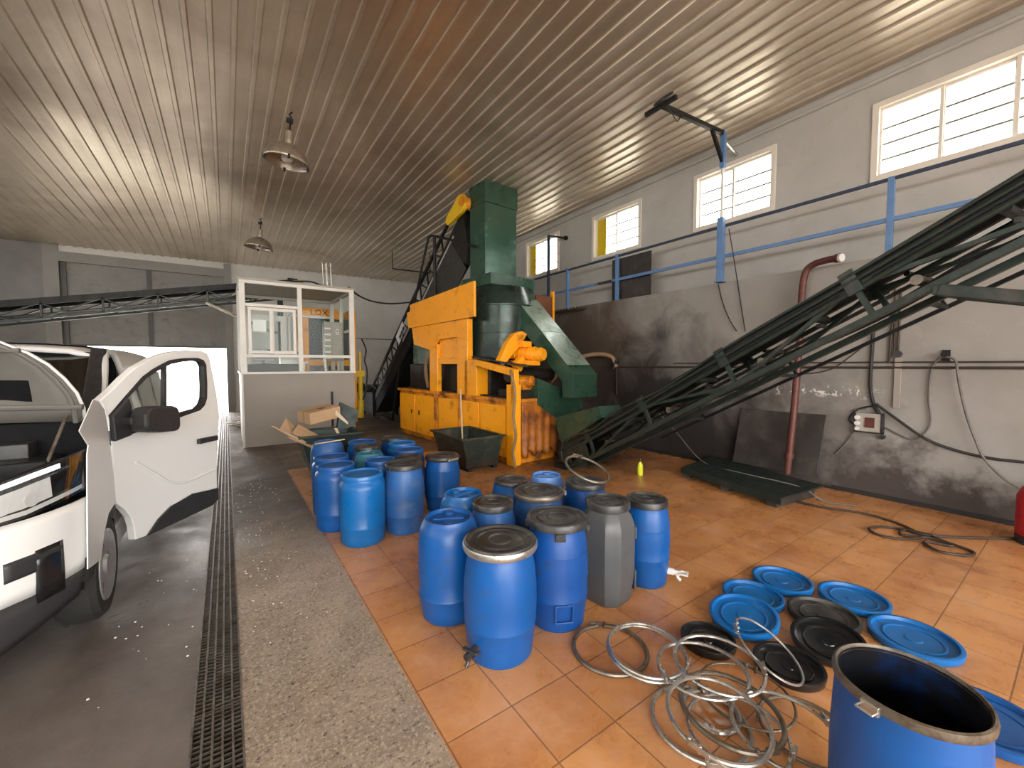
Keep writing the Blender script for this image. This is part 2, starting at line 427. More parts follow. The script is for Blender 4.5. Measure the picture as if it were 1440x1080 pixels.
b = MB(); b.tube([(XU - .02, Y0, 5.20 + .017 * 6 - .03), (XU - .02, YB, 5.20 - .017 * YB - .03)], .028, 8); struct(b.build('trim_1', MS['wall_up']))
# back wall: big door opening at the left
OX0, OX1, OZ = -3.72, .02, 2.12
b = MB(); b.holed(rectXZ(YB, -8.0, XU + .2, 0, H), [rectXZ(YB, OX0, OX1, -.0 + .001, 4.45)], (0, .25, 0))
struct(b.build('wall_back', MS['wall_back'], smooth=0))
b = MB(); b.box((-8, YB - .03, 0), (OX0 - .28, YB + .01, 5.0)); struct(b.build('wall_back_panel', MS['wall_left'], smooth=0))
b = MB(); b.box((OX0 - .3, YB - .06, 0), (OX0, YB + .02, 4.9)); b.box((OX1, YB - .06, 0), (OX1 + .20, YB + .02, 4.9)); b.box((OX0, YB - .06, 4.45), (OX1, YB + .02, 4.72))
struct(b.build('trim_2', mat('door_surround_paint', (.27, .26, .245, 1), .65, 0, .1, 2), smooth=0))
dr = thing('door_1', None, None); struct(dr)
b = MB(); b.box((OX0 - .05, YB + .08, OZ), (OX1 + .12, YB + .14, 4.46)); b.build('door_sheet', MS['door'], dr, smooth=0)
b = MB()
for xx in (-1.86,): b.box((xx - .05, YB + .04, OZ), (xx + .05, YB + .08, 4.44))
b.box((OX0 + .01, YB + .05, OZ), (OX1 - .01, YB + .15, OZ + .05)); b.box((OX0 + .01, YB + .02, OZ), (OX0 + .12, YB + .08, 4.44))
b.build('door_rail', mat('dark_door_rail', (.10, .098, .092, 1), .6), dr, smooth=0)
# walls out of view that close the hall, with its other gate and its high windows
LW = [(-4.5 + 3.1 * i, -4.5 + 3.1 * i + 2.2) for i in range(6)]
b = MB(); b.holed(rectYZ(-8.0, Y0, YB + .2, 0, H), [rectYZ(-8.0, w[0], w[1], 3.6, 4.75) for w in LW], (-.25, 0, 0)); struct(b.build('wall_left', MS['wall_up'], smooth=0))
GX0, GX1, GZ = -6.0, 4.6, 4.5
b = MB(); b.holed(rectXZ(Y0, -8.0, XU + .2, 0, H), [rectXZ(Y0, GX0, GX1, .001, GZ)], (0, -.25, 0)); struct(b.build('wall_front', MS['wall_up'], smooth=0))
# yard outside
b = MB(); b.box((-60, YB + .2, -.25), (60, 90, -.02)); b.box((-60, -80, -.25), (60, Y0 - .2, -.02)); b.box((XU + .3, Y0 - .2, -.25), (60, YB + .2, -.02)); b.box((-60, Y0 - .2, -.25), (-8.2, YB + .2, -.02))
struct(b.build('ground_outside', M['concrete_ext'], smooth=0))

# windows on the right wall
def window(n, y0, y1, panes, board):
    w = thing('window_%d' % n, None, None, (XU, 0, 0)); struct(w)
    b = MB(); b.holed(rectYZ(-.025, y0, y1, WZ0, WZ1), [rectYZ(-.025, y0 + .07, y1 - .07, WZ0 + .07, WZ1 - .07)], (.16, 0, 0))
    b.build('window_frame', M['cream_frame'], w, smooth=0, bevel=.006)
    pw = (y1 - y0 - .14) / panes
    for i in range(panes):
        a = y0 + .07 + i * pw; c = a + pw; xx = .03 + .025 * (i % 2)
        b = MB(); b.holed(rectYZ(xx, a - .012, c + .012, WZ0 + .07, WZ1 - .07), [rectYZ(xx, a + .022, c - .022, WZ0 + .10, WZ1 - .10)], (.025, 0, 0)); b.build('sash', M['cream_frame'], w, smooth=0, bevel=.004)
        b = MB(); b.box((xx + .01, a + .02, WZ0 + .098), (xx + .014, c - .02, WZ1 - .098)); b.build('pane', M['glass'], w, smooth=0)
    b = MB(); hz = (WZ1 - WZ0 - .2) / 4
    for i in range(4):
        z = WZ0 + .13 + hz * i; b.tube([(.20, y0 + .05, z), (.20, y1 - .05, z)], .014, 6)
    for i in range(1, panes): b.tube([(.20, y0 + .07 + pw * i, WZ0 + .05), (.20, y0 + .07 + pw * i, WZ1 - .05)], .008, 6)
    b.build('window_grille', M['cable_grey'], w)
    if board:
        b = MB(); b.box((.075, y1 - .34, WZ0 + .1), (.085, y1 - .09, WZ1 - .1)); b.build('yellow_board', M['yellow'], w, smooth=0)
for i, w in enumerate(WIN): window(i + 1, *w, i >= 2)

# daylight: an overcast sky outside, guided in through the openings
W = bpy.data.worlds.new('overcast_sky'); SC.world = W; W.use_nodes = True
bg = W.node_tree.nodes['Background']; bg.inputs[0].default_value = (1.0, .972, .93, 1); bg.inputs[1].default_value = SKY
def portal(name, loc, nrm, sx, sy):
    l = bpy.data.lights.new(name, 'AREA'); l.shape = 'RECTANGLE'; l.size = sx; l.size_y = sy
    l.cycles.is_portal = True
    o = bpy.data.objects.new(name, l); col.objects.link(o); o.location = loc
    o.rotation_euler = V(nrm).to_track_quat('-Z', 'Y').to_euler(); return o
for i, w in enumerate(WIN): portal('daylight_window', (XU + .26, (w[0] + w[1]) / 2, (WZ0 + WZ1) / 2), (-1, 0, 0), w[1] - w[0], WZ1 - WZ0)
for w in LW: portal('daylight_high_window', (-8.26, (w[0] + w[1]) / 2, 4.18), (1, 0, 0), w[1] - w[0], 1.15)
portal('daylight_gate', ((GX0 + GX1) / 2, Y0 - .26, GZ / 2), (0, 1, 0), GX1 - GX0, GZ)
portal('daylight_back_door', ((OX0 + OX1) / 2, YB + .27, OZ / 2), (0, -1, 0), OX1 - OX0, OZ)
# ------------------------------------------------------------------ drums
def poly_shape(a):      # square drum with broad chamfered corners
    c, s_ = abs(math.cos(a)), abs(math.sin(a))
    return min(1 / max(c, s_), 1.28 / (c + s_))
def lid_profile(r, z, t=.05):
    return [(0, z - .010), (r*.30, z - .010), (r*.33, z - .003), (r*.36, z - .010), (r*.62, z - .012), (r*.66, z - .004), (r*.70, z - .012), (r*.84, z - .012), (r*.88, z), (r*.97, z), (r, z - .008), (r, z - t), (r*.96, z - t - .004), (0, z - t - .004)]
def drum(x, y, label, style='tight', r=.2, H=.64, m='blue', lid='black_plastic', lr=None, ring=None, tap=None, rz=0, group='drums on the tiled floor', hoops=(.26,), latch=None, name='storage_drum', lug=False):
    t = thing(name, label, 'drum', (x, y, 0), rz, group)
    lr = lr or r * .93
    b = MB()
    if style == 'tight':
        P = [(0, .004), (r*.80, .0), (r*.86, .012), (r*.90, .05), (r*.94, .10)]
        for h in hoops: P += [(r*.97, h*H - .012), (r*1.0, h*H), (r*.97, h*H + .012)]
        P += [(r*.99, H*.45), (r, H*.6), (r*.985, H*.78), (r*.95, H*.87), (r*.87, H*.94), (r*.80, H*.965), (r*.79, H*.985), (r*.77, H), (r*.72, H), (r*.70, H - .024), (0, H - .020)]
        b.lathe(P, 48); b.build('body', M[m], t, 50)
        for a in (.6, .6 + math.pi):
            b = MB(); c = V((math.cos(a), math.sin(a), 0)) * r * .48
            b.cyl(c + V((0, 0, H - .022)), c + V((0, 0, H - .004)), .03, 20); b.build('bung', M[m], t)
        b = MB(); b.bar((-r*.5*math.sin(.6), r*.5*math.cos(.6), H - .016), (r*.5*math.sin(.6), -r*.5*math.cos(.6), H - .016), .03, .014); b.build('moulded_grip', M[m], t, bevel=.004)
    elif style == 'straight':     # straight sided, wide rimmed blue top
        P = [(0, .004), (r*.88, 0), (r*.93, .012), (r*.97, .05)]
        for h in hoops: P += [(r*.975, h*H - .01), (r*.995, h*H), (r*.975, h*H + .01)]
        P += [(r*.99, H*.5), (r*.985, H*.8), (r*.95, H*.88), (r*.86, H*.905), (r*.86, H*.94)]
        b.lathe(P + [(0, H*.94)], 48); b.build('body', M[m], t, 50)
        b = MB(); q = r * .90
        b.lathe([(0, H - .016), (q*.70, H - .018), (q*.86, H - .016), (q*.90, H), (q*.97, H), (q, H - .008), (q, H*.935), (q*.95, H*.93), (0, H*.93)], 48)
        b.build('lid', M[lid], t, 50)
    elif style == 'lidded':
        P = [(0, .004), (r*.83, 0), (r*.88, .012), (r*.87, .03), (r*.90, .06), (r*.955, H*.22)]
        for h in hoops: P += [(r*.975, h*H - .006), (r*.99, h*H), (r*.98, h*H + .006)]
        P += [(r, H*.46), (r*.995, H*.6), (r*.95, H*.76), (r*.88, H*.87), (r*.84, H*.91), (r*.84, H*.95), (0, H*.95)]
        b.lathe(P, 48); b.build('body', M[m], t, 50)
        b = MB(); b.lathe(lid_profile(lr, H, .045), 48); b.build('lid', M[lid], t, 40)
    elif style == 'square':
        P = [(0, .004), (r*.86, 0), (r*.90, .02), (r*.92, .08), (r*.97, .16), (r, .24), (r, H*.70), (r*.97, H*.78), (r*.86, H*.86), (r*.70, H*.905), (r*.66, H*.93), (r*.66, H*.96), (0, H*.96)]
        b.lathe(P, 64, shape=poly_shape); b.build('body', M[m], t, 28)
        b = MB(); b.lathe(lid_profile(lr, H, .05), 48); b.build('lid', M[lid], t, 40)
        for z0, z1 in ((.42, .50), (.06, .20)):
            b = MB(); b.holed([(r*.985, -.055, z0), (r*.985, .055, z0), (r*.985, .055, z1), (r*.985, -.055, z1)], [[(r*.985, -.04, z0 + .015), (r*.985, .04, z0 + .015), (r*.985, .04, z1 - .015), (r*.985, -.04, z1 - .015)]], (.012, 0, 0))
            b.build('grip_frame', M[m], t, bevel=.003)
    if ring:
        b = MB(); b.lathe([(lr*.985, H - .046), (lr*1.03, H - .048), (lr*1.055, H - .036), (lr*1.055, H - .020), (lr*1.03, H - .010), (lr*.995, H - .010)], 56)
        k = b.build('clamp_ring', M[ring], t, 50, solid=.003)
        if latch is not None:
            a = latch; e = V((math.cos(a), math.sin(a), 0)); tt = V((-math.sin(a), math.cos(a), 0)); c = e * lr * 1.09 + V((0, 0, H - .026))
            b = MB(); b.bar(c - tt * .05, c + tt * .07, .012, .024); b.cyl(c - tt * .05 - V((0, 0, .016)), c - tt * .05 + V((0, 0, .016)), .011, 10)
            b.build('latch', M['galv'], k, bevel=.002)
    if lug:
        for a in (.5, 2.2, 4.1, 5.6):
            e = V((math.cos(a), math.sin(a), 0)); tt = V((-math.sin(a), math.cos(a), 0)); c = e * lr * 1.0 + V((0, 0, H - .066))
            b = MB(); b.bar(c - tt * .03, c + tt * .03, .022, .045); b.build('lid_lug', M[lid], t, bevel=.004)
    if tap:
        a, colr = tap; e = V((math.cos(a), math.sin(a), 0)); tt = V((-math.sin(a), math.cos(a), 0)); c = e * (r*.90 - .004) + V((0, 0, .10))
        k = MB(); k.cyl(c, c + e * .05, .024, 18); k.cyl(c + e * .05, c + e * .095, .017, 14)
        k.tube(smoothpath([c + e * .07, c + e * .075 - V((0, 0, .03)), c + e * .095 - V((0, 0, .05))], 4), .011, 10)
        q = k.build('tap', M[colr], t)
        k = MB()
        if colr == 'white_plastic':
            f = c + e * .085
            k.holed([f + tt*x + e*y_ for x, y_ in ((-.03, -.0), (.03, 0), (.03, .06), (-.03, .06))], [[f + tt*x + e*y_ for x, y_ in ((-.016, .014), (.016, .014), (.016, .046), (-.016, .046))]], (0, 0, .012))
        else:
            k.bar(c + e * .06 - tt * .05 + V((0, 0, .012)), c + e * .06 + tt * .05 + V((0, 0, .02)), .02, .014)
        k.build('tap_handle', M[colr], q, bevel=.002)
    return t
G1, G2 = 'drums standing together in the near cluster', 'drums standing together in the far cluster'
toward = lambda x, y: math.atan2(-y, -x)
drum(1.225, 1.87, 'blue drum with silver clamp ring, black lid and black tap, foremost of the near cluster', 'lidded', .205, .635, 'blue', lr=.198, ring='galv', tap=(-2.85, 'black_plastic'), group=G1, hoops=(.3,))
drum(1.14, 2.34, 'blue closed-head drum with rounded shoulders, directly left of the foremost tapped drum', 'tight', .195, .63, 'blue', rz=.5, group=G1)
drum(1.675, 1.905, 'dark blue drum with lugged black lid and moulded square near its foot', 'lidded', .195, .655, 'blue_dark', lr=.190, lug=True, group=G1, hoops=(.28, .7))
drum(2.12, 1.89, 'grey square-sided plastic drum with black screw lid', 'square', .178, .675, 'grey_plastic', lr=.15, rz=-.62, group=G1)
drum(2.52, 1.87, 'blue drum with black lid and white tap at its foot, beside the grey drum', 'lidded', .168, .615, 'blue', lr=.150, tap=(-1.1, 'white_plastic'), group=G1, hoops=(.33, .68))
drum(1.50, 2.38, 'round-shouldered blue drum with black screw lid behind the foremost tapped drum', 'lidded', .165, .65, 'blue_faded', lr=.145, group=G1)
drum(1.46, 2.745, 'bright blue closed-head drum at the back left of the near cluster', 'tight', .178, .62, 'blue_new', rz=1.2, group=G1)
drum(1.92, 2.40, 'blue drum with dusty black lid and grey lever ring, middle of the near cluster', 'lidded', .195, .65, 'blue_faded', lr=.180, ring='galv_dull', latch=-.4, group=G1)
drum(1.96, 2.82, 'blue drum with small glossy black lid in the rear row of the near cluster', 'lidded', .175, .625, 'blue', lr=.145, group=G1)
drum(2.30, 2.76, 'drum with pale blue closed top in the rear row of the near cluster', 'tight', .16, .625, 'blue_pale', rz=.2, group=G1)
drum(2.385, 2.37, 'blue drum with black lid carrying a loose steel ring, behind the grey drum', 'lidded', .185, .65, 'blue_dark', lr=.165, group=G1)
# far cluster
drum(.985, 3.78, 'bright blue straight-sided drum with flat lid, foremost of the far cluster', 'straight', .2, .62, 'blue_new', 'blue_new', group=G2)
drum(1.38, 3.795, 'blue drum with broad black lid in the front row of the far cluster', 'lidded', .19, .655, 'blue_faded', lr=.178, group=G2)
drum(1.935, 4.12, 'blue drum with grey-topped lid and bright lever clamp, right end of the far cluster', 'lidded', .195, .60, 'blue', lr=.180, ring='black_plastic', latch=-1.4, group=G2, hoops=(.3, .75))
drum(.86, 4.26, 'blue drum with flat blue lid just behind the foremost one at the concrete edge', 'straight', .195, .62, 'blue', 'blue', group=G2)
drum(.90, 4.68, 'blue drum with blue lid and silver side latch, third back along the concrete edge', 'straight', .195, .62, 'blue', 'blue', group=G2)
drum(1.02, 5.52, 'blue drum before the rubbish bin with a pale stick across its top', 'tight', .2, .63, 'blue_faded', rz=.8, group=G2, hoops=(.22,))
drum(1.40, 5.36, 'blue drum with rimmed blue lid just right of the drum with the stick', 'straight', .185, .62, 'blue', 'blue', group=G2)
drum(1.36, 4.99, 'blue drum with small dark screw lid and bung, behind the green-blue drum', 'lidded', .175, .625, 'blue', lr=.15, group=G2)
drum(1.28, 4.60, 'green-blue closed-head drum in the middle of the far cluster', 'tight', .17, .62, 'teal', rz=.2, group=G2)
drum(1.28, 4.22, 'blue drum with blue lid between the broad black-lidded drum and the green-blue drum', 'straight', .165, .62, 'blue', 'blue', group=G2)
drum(1.84, 5.42, 'blue drum with dark lid, rearmost of the far cluster', 'lidded', .185, .62, 'blue_dark', lr=.17, group=G2)
drum(1.79, 4.98, 'blue drum with glossy blue lid, second from the back beside the green skip', 'straight', .18, .62, 'blue_new', 'blue_new', group=G2)
drum(1.72, 4.56, 'blue drum with rimmed blue lid behind the dark grey lidded drum', 'straight', .18, .62, 'blue', 'blue', group=G2, rz=.7)
drum(1.59, 4.20, 'blue drum with dull dark grey lid, tucked in beside the lever-clamped drum', 'lidded', .138, .62, 'blue', lr=.132, group=G2)
q = [o for o in bpy.data.objects if o.type == 'EMPTY' and str(o.get('label')).startswith('dark blue drum with lugged')][0]
b = MB(); fr = lambda s: [(.186, -s, .13 - s), (.186, s, .13 - s), (.190, s, .13 + s), (.190, -s, .13 + s)]
b.holed(fr(.058), [fr(.046)], (.010, 0, 0)); b.move(Matrix.Rotation(-2.05, 4, 'Z')); b.build('moulded_square', M['blue_dark'], q, bevel=.003)
# open drum close to the camera
od = thing('open_drum', 'open-topped blue drum with brown-stained rim and no lid, at the bottom right', 'drum', (1.655, .29, 0), 0)
r, H_ = .180, .645
b = MB(); b.lathe([(0, .0), (r*.86, 0), (r*.92, .02), (r*.96, .10), (r, H_*.4), (r, H_*.65), (r*.97, H_*.85), (r*.955, H_*.92), (r*.955, H_*.97), (r*.93, H_*.975), (r*.925, H_*.9), (r*.96, H_*.6), (r*.95, .12), (r*.8, .03), (0, .03)], 64)
b.build('body', M['blue'], od, 50)
mst = mat('brown_stained_rim', (.14, .115, .085, 1), .4, .3, .3, 9, ((.06, .035, .02, 1), .4, 12), .15, 50)
b = MB(); b.lathe([(r*.955, H_*.955), (r*.995, H_*.958), (r*1.0, H_*.975), (r*.985, H_*.995), (r*.95, H_), (r*.925, H_*.99), (r*.915, H_*.97)], 64); b.build('rim_band', mst, od, 50, solid=.004)
mi = mat('oil_stained_inside', (.008, .009, .012, 1), .35, 0, .3, 4, ((.004, .04, .18, 1), .18, 4))
b = MB(); b.lathe([(r*.918, H_*.985), (r*.918, H_*.9), (r*.945, H_*.6), (r*.935, .12), (r*.78, .034), (0, .034)], 64); b.build('inside_coating', mi, od, 50)
for a in (2.9, -.15):
    e = V((math.cos(a), math.sin(a), 0)); tt = V((-math.sin(a), math.cos(a), 0)); c = e * r * 1.01 + V((0, 0, H_*.965))
    b = MB(); b.bar(c - tt * .022, c + tt * .022, .014, .028); b.tube([c + tt*.02, c + tt * .02 + e * .03, c - tt * .02 + e * .03, c - tt * .02], .004, 6); b.build('lug', M['galv'], od, bevel=.003)
# ------------------------------------------------------------------ loose lids
def floor_lid(x, y, r, m, label, z=0, tilt=(0, 0), g='loose drum lids on the tiles'):
    t = thing('drum_lid', label, 'lid', (x, y, z), 0, g); t.rotation_euler = (tilt[0], tilt[1], 0 if tilt != (0, 0) else random.random() * 6)
    b = MB(); b.lathe([(0, .0), (r*.93, 0), (r*.98, .008), (r, .03), (r*1.0, .042), (r*.97, .046), (r*.90, .045), (r*.875, .026), (r*.80, .022), (0, .022)], 56)
    b.build('dish', M[m], t, 40)
    b = MB(); b.lathe([(r*.60, .018), (r*.60, .026), (r*.64, .029), (r*.68, .026), (r*.68, .018)], 48); b.lathe([(0, .025), (r*.18, .027), (r*.22, .018)], 32)
    b.build('moulded_rings', M[m], t, 40)
    return t
floor_lid(3.275, 1.255, .19, 'blue_new', 'blue drum lid lying furthest back on the tiles, at the far tip of the group')
floor_lid(2.895, 1.285, .185, 'blue_new', 'blue drum lid on the tiles just in front of the furthest one')
floor_lid(2.565, 1.185, .19, 'blue_new', 'blue drum lid propped at a slant, next to the small round black lid', .034, (0, -.17))
floor_lid(3.415, .88, .195, 'blue_new', 'wide blue drum lid right of the big black lid')
floor_lid(3.03, .925, .19, 'black_plastic', 'large flat black drum lid lying between the blue lids')
floor_lid(3.195, .545, .205, 'blue_new', 'widest blue drum lid, beyond the mouth of the open drum')
floor_lid(2.71, .80, .175, 'black_gloss', 'glossy black lid with raised rings leaning on the large black lid', .034, (0, -.19))
floor_lid(2.215, 1.215, .145, 'black_gloss', 'small round black lid apart from the others, nearest the steel rings')
floor_lid(2.37, .865, .162, 'black_gloss', 'black lid lying partly under a thin steel ring', .0)
floor_lid(2.72, .22, .21, 'blue', 'deep blue drum lid half hidden behind the open drum')
# ------------------------------------------------------------------ loose clamp rings
def clamp_ring(c, r, tilt, label, m='galv', a0=0., thick=.0085, double=False, z=None, nm='clamp_ring', g='loose steel clamp rings on the tiles'):
    t = thing(nm, label, 'clamp ring', c, 0, g); t.rotation_euler = (tilt[0], tilt[1], a0)
    gap = .10
    arc = [gap + (2 * math.pi - 2 * gap) * i / 60 for i in range(61)]
    b = MB(); b.tube([(r * math.cos(a), r * math.sin(a), 0) for a in arc], thick, 8)
    if double: b.tube([((r - .004) * math.cos(a), (r - .004) * math.sin(a), .018) for a in arc], thick, 8)
    b.build('band', M[m], t)
    b = MB(); b.bar((r + .004, -r * .12, .004), (r + .006, r * .34, .010), .010, .02)
    b.cyl((r, -r*.1, -.012), (r, -r*.1, .022), .009, 10); b.cyl((r, r*.12, -.012), (r, r*.12, .022), .009, 10)
    b.build('lever', M['galv'] if m == 'galv' else M[m], t, bevel=.002)
    return t
clamp_ring((1.715, 1.50, .012), .2, (0, 0), 'dull dark steel ring lying flat, nearest the lugged blue drum', 'galv_dull', 1.0, .012)
clamp_ring((1.83, 1.345, .038), .205, (.03, .05), 'bright doubled steel ring overlapping the dull dark one', 'galv', -1.2, .009, True)
clamp_ring((1.855, 1.045, .122), .2, (.05, .03), 'worn steel ring lying high at the left of the tangled heap', 'galv', 2.6)
clamp_ring((1.76, .86, .098), .20, (-.03, .04), 'thick steel ring at the middle of the tangled heap', 'galv_dull', 4.2, .011)
clamp_ring((2.26, .92, .125), .175, (-.10, -.52), 'thin bright ring leaning over a black lid', 'galv', 2.2, .006)
clamp_ring((1.90, .70, .052), .2, (.02, -.02), 'steel ring in the heap touching the open drum', 'galv', -.6)
clamp_ring((1.98, .90, .034), .2, (0, 0), 'wire-thin steel ring lying flat under the heap', 'galv_dull', .3, .006)
clamp_ring((1.78, .955, .013), .115, (0, .0), 'small curled steel ring inside the heap', 'galv', 3.6, .012)
clamp_ring((1.68, .95, .013), .2, (0, 0), 'steel ring with long bright lever at the front edge of the heap', 'galv', 3.9, .010)
clamp_ring((1.70, .80, .075), .19, (.03, -.03), 'steel ring lying across the front of the heap', 'galv', 4.9, .008)
clamp_ring((2.40, 2.36, .742), .185, (.24, -.34), 'loose grey ring resting aslant on a black drum lid', 'galv_dull', 1.2, .010, g=None)
clamp_ring((1.92, 1.0, .148), .195, (.03, .0), 'thin bright steel ring uppermost at the back of the heap', 'galv', 5.3, .008)
clamp_ring((1.60, .83, .168), .19, (-.06, .05), 'steel ring with bright lever nearest the camera in the heap', 'galv', 3.2, .009)
clamp_ring((2.02, .66, .014), .18, (0, 0), 'dull steel ring at the far right of the heap, against the open drum', 'galv_dull', 2.0, .008)
# stick across a drum top
b = MB(); b.bar((.84, 5.30, .650), (1.20, 5.42, .650), .03, .012); tag(b.build('stick', M['wood'], bevel=.003), 'pale wooden stick lying across the top of the drum before the bin', 'stick')
# bottle
c = onZ(900, 668)
t = thing('squeeze_bottle', 'yellow-green bottle with brown cap standing alone on the tiles', 'bottle', c)
b = MB(); b.lathe([(0, 0), (.036, 0), (.039, .006), (.039, .13), (.034, .16), (.017, .185), (.015, .20), (0, .20)], 24); b.build('bottle_body', M['lime'], t, 50)
b = MB(); b.lathe([(0, .198), (.017, .198), (.017, .225), (.010, .235), (.007, .25), (0, .25)], 18); b.build('cap', M['cable_brown'], t, 50)
# litter on the strip
b = MB()
for i in range(260):
    if i < 170: x, y = random.uniform(.05, .5), random.uniform(2.6, 6.6)
    elif i < 200: x, y = random.uniform(-.6, -.2), random.uniform(2.6, 4.2)
    else: x, y = .05 + abs(random.gauss(.1, .25)), random.uniform(11.5, 15.5)
    s_ = random.uniform(.0015, .005) * (1 if i < 200 else 3.5)
    b.box((x - s_, y - s_, .0), (x + s_, y + s_ * random.uniform(.5, 1.3), s_ * .7), )
tag(b.build('litter_crumbs', M['white_plastic'], smooth=0), 'white crumbs and chips scattered on the concrete strip', 'litter', kind='stuff')
# ------------------------------------------------------------------ the orange press machine (local axes: x away from the hall, y along it)
MO = V((3.67, 5.21, 0)); MTH = math.atan2(.33, 4.2)
MX = V((math.cos(MTH), math.sin(MTH), 0)); MY = V((-math.sin(MTH), math.cos(MTH), 0))
def mloc(w): w = w - MO; return V((w.dot(MX), w.dot(MY), w.z))
def onLX(u, v, lx): return mloc(on(u, v, MO + MX * lx, MX))
def onLY(u, v, ly): return mloc(on(u, v, MO + MY * ly, MY))
mc = thing('press_machine', 'big orange machine with oil-stained base, green tank, tower and sloping chute, against the right wall', 'machine', MO, MTH)
def plate(parent, name, pix, lx, t, m, **k):
    b = MB(); b.prism([onLX(u, v, lx) for u, v in pix], (t, 0, 0)); return b.build(name, M[m], parent, smooth=0, **k)
# base
b = MB(); b.prism([(.02, .02, .0), (.93, .02, 0), (1.45, .62, 0), (1.45, 4.22, 0), (.02, 4.22, 0)], (0, 0, 1.0)); b.build('base', M['orange_dirty'], mc, smooth=0, bevel=.01)
b = MB(); b.prism([(-.03, -.03, .985), (.97, -.03, .985), (1.5, .6, .985), (1.5, 4.28, .985), (-.03, 4.28, .985)], (0, 0, .06)); b.build('base_rim', M['orange_dirty'], mc, smooth=0, bevel=.008)
b = MB(); b.prism([(.03, .03, 1.04), (.92, .03, 1.04), (1.44, .63, 1.04), (1.44, 4.2, 1.04), (.2, 4.2, 1.04)], (0, 0, .025)); b.build('oily_top', M['soot'], mc, smooth=0)
for (a, c, z0) in ((3.42, 4.18, .10), (2.52, 3.36, .10), (1.62, 2.36, .10), (.95, 1.54, .10), (.20, .90, .10)):
    b = MB(); b.box((-.012, a, z0), (.03, c, .93)); dpl = b.build('base_door', M['orange'], mc, smooth=0, bevel=.006)
    if a > 2.4:
        b = MB(); b.bar((-.028, a + (.12 if a > 3 else .66), .50), (-.028, a + (.12 if a > 3 else .66), .60), .02, .02); b.build('door_catch', M['black_steel'], dpl, bevel=.003)
b = MB(); b.box((-.03, 2.40, .04), (.03, 2.52, .99)); b.box((-.02, 1.54, .04), (.03, 1.62, .99)); b.build('base_stiffener', M['orange_dirty'], mc, smooth=0, bevel=.006)
b = MB(); b.box((-.05, -.05, 0), (.11, .12, 1.28)); b.build('corner_post', M['orange'], mc, smooth=0, bevel=.008)
# hanging dirty sheet on the right end
rows = []
for i in range(13):
    z = 1.0 - .86 * i / 12; rows.append([(.14 + .80 * j / 24, -.03 + .03 * math.sin(j * 1.3 + i * .12) * (i / 12) - .02 * (i / 12), z - .05 * (i / 12) * math.sin(j * .9)) for j in range(25)])
b = MB(); b.grid(rows); b.build('splash_sheet', mat('rust_brown_sheet', (.42, .13, .010, 1), .5, 0, .3, 3, ((.12, .035, .01, 1), .36, 3.5), .1, 26), mc, 60, solid=.006)
# uprights and panels of the upper frame
b = MB(); b.box((0, 2.41, 1.03), (.10, 2.73, 2.0)); b.build('upright', M['orange'], mc, smooth=0, bevel=.008)
b = MB(); b.box((0, 1.31, 1.03), (.12, 1.66, 2.42)); b.build('upright', M['orange'], mc, smooth=0, bevel=.008)
b = MB(); b.box((.0, 1.02, 1.04), (.28, 1.41, 1.68)); b.build('pedestal', M['orange'], mc, smooth=0, bevel=.01)
plate(mc, 'front_panel', [(576, 429), (666, 394.5), (666.5, 445), (579, 461)], -.06, .05, 'orange', bevel=.006)
plate(mc, 'panel_flange', [(572, 440), (577, 438), (579, 461), (574, 461)], -.05, .05, 'orange', bevel=.005)
plate(mc, 'lower_panel', [(579, 461), (657.5, 448.5), (657.5, 479), (640, 474), (616, 477.5), (606, 494), (604, 492), (582, 484.5)], -.02, .05, 'orange', bevel=.006)
b = MB(); b.box((.06, 1.66, 1.62), (.10, 2.41, 2.2)); b.build('inset_panel', M['orange'], mc, smooth=0)
b = MB(); b.box((.02, 1.64, 1.60), (.10, 2.44, 1.72)); b.build('cross_rail', M['orange'], mc, smooth=0, bevel=.008)
b = MB(); b.box((.24, .95, 1.06), (1.40, 4.15, 1.60)); b.build('inner_housing', M['soot'], mc, smooth=0, bevel=.01)
b = MB(); b.box((.30, 2.6, 1.6), (1.3, 4.1, 2.15)); b.build('rear_housing', M['green'], mc, smooth=0, bevel=.01)
b = MB(); b.bar((.0, 1.05, 1.64), (.0, -.07, 1.46), .10, .11); b.bar((.0, -.03, 1.46), (.0, -.03, 1.03), .10, .085, (0, 1, 0)); b.build('brace_frame', M['orange'], mc, smooth=0, bevel=.008)
b = MB(); b.bar((.06, 1.0, 1.72), (.45, .0, 1.56), .5, .025); b.build('oily_deck', M['soot'], mc, smooth=0)
# tank
b = MB(); C_ = Matrix.Translation((.88, 1.42, 0))
b.lathe([(0, 1.58), (.60, 1.58), (.60, 1.62), (.66, 1.63), (.66, 2.16), (.672, 2.165), (.672, 2.185), (.66, 2.19), (.66, 2.66), (.672, 2.665), (.672, 2.69), (.64, 2.70), (.50, 3.04), (0, 3.04)], 48, C_); b.build('tank', M['tank_green'], mc, 40)
